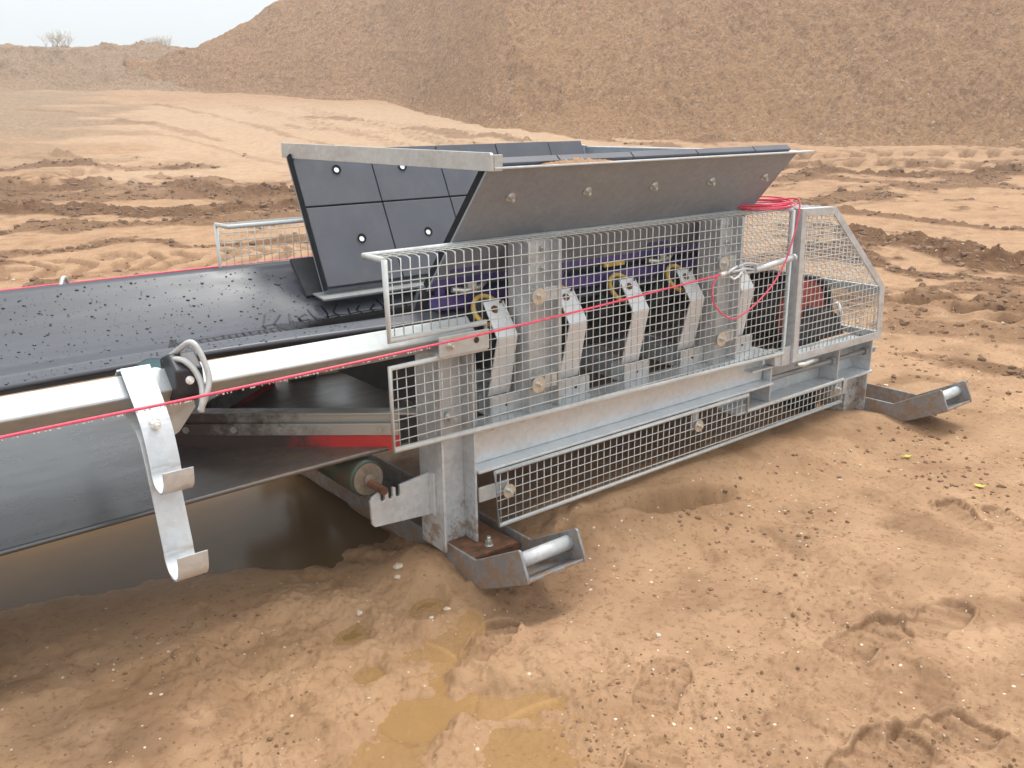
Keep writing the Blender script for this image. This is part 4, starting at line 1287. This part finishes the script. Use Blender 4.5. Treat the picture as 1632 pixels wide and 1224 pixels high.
m = MB(); rc = random.Random(3)
for i in range(6):
    R0 = rc.uniform(.135, .175); cx_, cy_ = 3.56 + rc.uniform(-.015, .015), 2.62 + rc.uniform(-.015, .015)
    z0 = 1.182 + .004 * i; ta, tb = rc.uniform(-.05, .05), rc.uniform(-.04, .04)
    m.tube([(cx_ + R0 * 1.15 * math.cos(a), cy_ + R0 * .9 * math.sin(a), z0 + .014 + ta * .3 * math.cos(a) + tb * .3 * math.sin(a)) for a in [k * 2 * PI / 36 for k in range(36)]], .0038, 6, closed=True)
tag(m.build('cord_coil', M['cord'], pc), 'flat coil of spare pink red cord on top of the mesh guard')
m = MB(); m.cyl((3.03, 2.407, .958), (3.07, 2.407, .962), .010, 10); m.tube([(3.07, 2.40, .962), (3.09, 2.395, .975), (3.125, 2.395, .985)], .006, 8); m.tube([(3.09, 2.40, .945), (3.11, 2.395, .932), (3.14, 2.395, .94), (3.155, 2.395, .955), (3.16, 2.395, .937)], .005, 8)
m.build('cord_clip', M['brightbolt'], pc)
ag = MB()
ag.cyl((3.30, 2.43, .945), (3.58, 2.43, .972), .0135, 14); ag.tube([(3.10, 2.405, .962), (3.16, 2.41, .962), (3.22, 2.42, .962), (3.30, 2.43, .947)], .006, 8)
ag.tube(catmull([(3.18, 2.43, .975), (3.24, 2.43, .982), (3.31, 2.43, .968), (3.30, 2.43, .94), (3.22, 2.43, .945)], 6), .0045, 6)
ag.cyl((3.575, 2.43, .9715), (3.59, 2.43, .973), .017, 14); ag.cyl((3.565, 2.43, .97), (3.565, 2.462, .97), .008, 10)
ag.build('tension_anchor', M['galv_bright'], feeder)
FYC = fy(CY) - .02
pc2 = tag(empty('pull_cord', (1.0, FYC, 1.0)), 'thin red pull cord along the far side of the belt', 'rope')
m = MB(); m.tube(catmull([(-1.8, FYC, .985), (.58, FYC, .984), (1.9, FYC, .985), (3.6, FYC, .99)], 6), .0045, 8); m.build('cord', M['cord'], pc2)
# drops hanging from the cord
n = 150
dxx = RNG.uniform(.0, 1.55, n); dzz = np.interp(dxx, [.30, .79, 1.58], [.879, .884, .903]) - .0075
tag(scatter('cord_drops', np.stack([dxx, np.full(n, CY), dzz], -1), RNG.uniform(.0016, .0032, n), M['paledrop'], 1, 1.2, .05, True), 'water drops hanging along the near pull cord', 'water drops', kind='stuff')

# ------------------------------------------------------------------ small things
def sand_pile():
    n = 40; m = MB(); vs = []; fs = []; r_ = random.Random(9)
    for i in range(n + 1):
        x = 2.02 + .34 * i / n; hgt = .016 * math.sin(PI * i / n) ** .7 * (.7 + .5 * r_.random()) + .001
        vs += [(x, 2.366, 1.4512), (x, 2.39, 1.4512 + hgt), (x, 2.413, 1.4512 + hgt * .9), (x, 2.44, 1.4512)]
    for i in range(n):
        for k in range(3):
            fs.append((4 * i + k, 4 * i + k + 1, 4 * i + 5 + k, 4 * i + 4 + k))
    m.add(vs, fs, True); return tag(m.build('spilled_sand', M['ground']), 'small spill of sand lying on the hopper rim', 'sand', kind='stuff')
sand_pile()

STONES = [(1.505, 2.585, .016, 'pale stone at the puddle edge left of the skid'), (1.475, 2.545, .011, 'small pale stone just in front of the puddle edge'), (1.44, 2.27, .010, 'pale stone beside the small round puddle'),
          (1.27, 1.80, .009, 'pale stone beside the rippled shallow water'), (1.53, 2.31, .011, 'pale stone right of the small round puddle'), (1.95, 1.72, .010, 'pale stone in the open sand above the boot print'), (1.27, 2.46, .012, 'pale stone on the sand left of the skid')]
for i, (x, y, s, lab) in enumerate(STONES):
    z = float(ground_fn(np.array([x]), np.array([y]))[0][0])
    o = scatter('stone', np.array([[0., 0., 0.]]), np.array([s]), M['stone'], 2, .6, .15)
    o.location = (x, y, z + s * .25)
    tag(o, lab, 'stone', 'larger pale stones on the mud')
def leaf(x, y, lab):
    z = float(ground_fn(np.array([x]), np.array([y]))[0][0])
    m = MB(); r_ = random.Random(int(x * 100))
    for k in range(4):
        a = k * 1.7 + r_.random(); l = r_.uniform(.018, .028); d = Vector((math.cos(a), math.sin(a), .35)); w = Vector((-d.y, d.x, 0)) * .010; p = Vector((x, y, z + .006))
        top = [p, p + d * l * .5 + w, p + d * l, p + d * l * .5 - w]
        m.hexa([q - Vector((0, 0, .0012)) for q in top] + top)
    tag(m.build('leaf', M['leaf'], org=(x, y, z)), lab, 'leaf', 'yellow leaves on the mud')
leaf(4.03, 2.02, 'yellow leaf on the mud in front of the right hand skid')
leaf(3.93, 1.62, 'yellow leaf on the mud beside the ribbed boot print')

def shrub(name, a, r, h, lab):
    x, y = r * math.sin(math.radians(a)), r * math.cos(math.radians(a)); z = 6.3
    m = MB(); r_ = random.Random(int(a * 10))
    def grow(p, d, l, rad, lev):
        q = p + d * l; m.tube([p, (p + q) / 2 + Vector((r_.uniform(-.03, .03), r_.uniform(-.03, .03), 0)), q], [rad, rad * .8, rad * .6], 4)
        if lev:
            for _ in range(3):
                nd = (d + Vector((r_.uniform(-.7, .7), r_.uniform(-.7, .7), r_.uniform(-.1, .5)))).normalized()
                grow(p + d * l * r_.uniform(.5, 1), nd, l * r_.uniform(.5, .75), rad * .6, lev - 1)
    for _ in range(34):
        d = Vector((r_.uniform(-.9, .9), r_.uniform(-.6, .6), 1)).normalized()
        grow(Vector((x + r_.uniform(-.7, .7), y, z)), d, h * r_.uniform(.35, .5), .016, 2)
    tag(m.build(name, M['twig'], org=(x, y, z)), lab, 'shrub', 'bare shrubs on the far bank')
shrub('bare_shrub', 13.2, 67, 1.3, 'wide bare shrub on the skyline, the left one')
shrub('bare_shrub', 18.4, 67, 1.15, 'thin bare shrub on the skyline near the foot of the heap')

# ------------------------------------------------------------------ air, light, camera
hz = MB(); hz.box((-112, -112, -1.5), (112, 112, 24)); haze = hz.build('haze', M['ground'])
mh = bpy.data.materials.new('haze'); mh.use_nodes = True
nt = mh.node_tree; nt.nodes.clear()
vo = N(nt, 'ShaderNodeVolumePrincipled'); vo.inputs['Color'].default_value = (.93, .95, .97, 1); vo.inputs['Density'].default_value = .0033
out = N(nt, 'ShaderNodeOutputMaterial'); L(nt, vo.outputs[0], out.inputs['Volume'])
haze.data.materials[0] = mh
tag(haze, 'thin pale mist over the far side of the site', 'haze', kind='stuff')

EL, AZ = 64, 80        # sun elevation, azimuth from +Y towards +X (high on the right)
w = bpy.data.worlds.new('World'); SC.world = w; w.use_nodes = True
nt = w.node_tree; bg = nt.nodes['Background']
sky = N(nt, 'ShaderNodeTexSky', sky_type='NISHITA', sun_disc=False)
sky.sun_elevation = math.radians(EL); sky.sun_rotation = math.radians(AZ)
sky.air_density = 1.0; sky.dust_density = 3.0
gd = N(nt, 'ShaderNodeSeparateXYZ'); L(nt, N(nt, 'ShaderNodeTexCoord').outputs['Generated'], gd.inputs[0])
over = math_n(nt, 'ADD', 5.3, math_n(nt, 'MULTIPLY', math_n(nt, 'MAXIMUM', gd.outputs[2], 0.0), 8.6))   # overcast: brighter overhead than at the horizon
cl_ = N(nt, 'ShaderNodeVectorMath', operation='SCALE'); cl_.inputs[0].default_value = (.955, 1.0, 1.02); L(nt, over, cl_.inputs['Scale'])
mx = mix(nt, .88, sky.outputs[0], cl_.outputs[0])
L(nt, mx, bg.inputs['Color']); bg.inputs['Strength'].default_value = .1
sd = bpy.data.lights.new('sun', 'SUN'); sd.energy = 1.3; sd.angle = math.radians(14); sd.color = (1, .96, .9)
so_ = bpy.data.objects.new('sun', sd); COL.objects.link(so_)
dv = Vector((math.cos(math.radians(EL)) * math.sin(math.radians(AZ)), math.cos(math.radians(EL)) * math.cos(math.radians(AZ)), math.sin(math.radians(EL))))
so_.rotation_euler = dv.to_track_quat('Z', 'Y').to_euler()

cam = bpy.data.cameras.new('camera'); co = bpy.data.objects.new('camera', cam); COL.objects.link(co)
R = Matrix(((0.781916, 0.185518, -0.595139), (-0.623259, 0.213524, -0.752300), (-0.012489, 0.959161, 0.282584)))
co.matrix_world = Matrix.Translation((0, 0, 1.6)) @ R.to_4x4()
cam.sensor_width = 36; cam.sensor_fit = 'HORIZONTAL'; cam.lens = 31.632; cam.clip_start = .05; cam.clip_end = 1500
SC.camera = co
SC.view_settings.view_transform = 'Standard'; SC.view_settings.look = 'None'; SC.view_settings.gamma = 1; SC.view_settings.use_curve_mapping = False
SC.view_settings.exposure = .80
SC.render.engine = 'CYCLES'
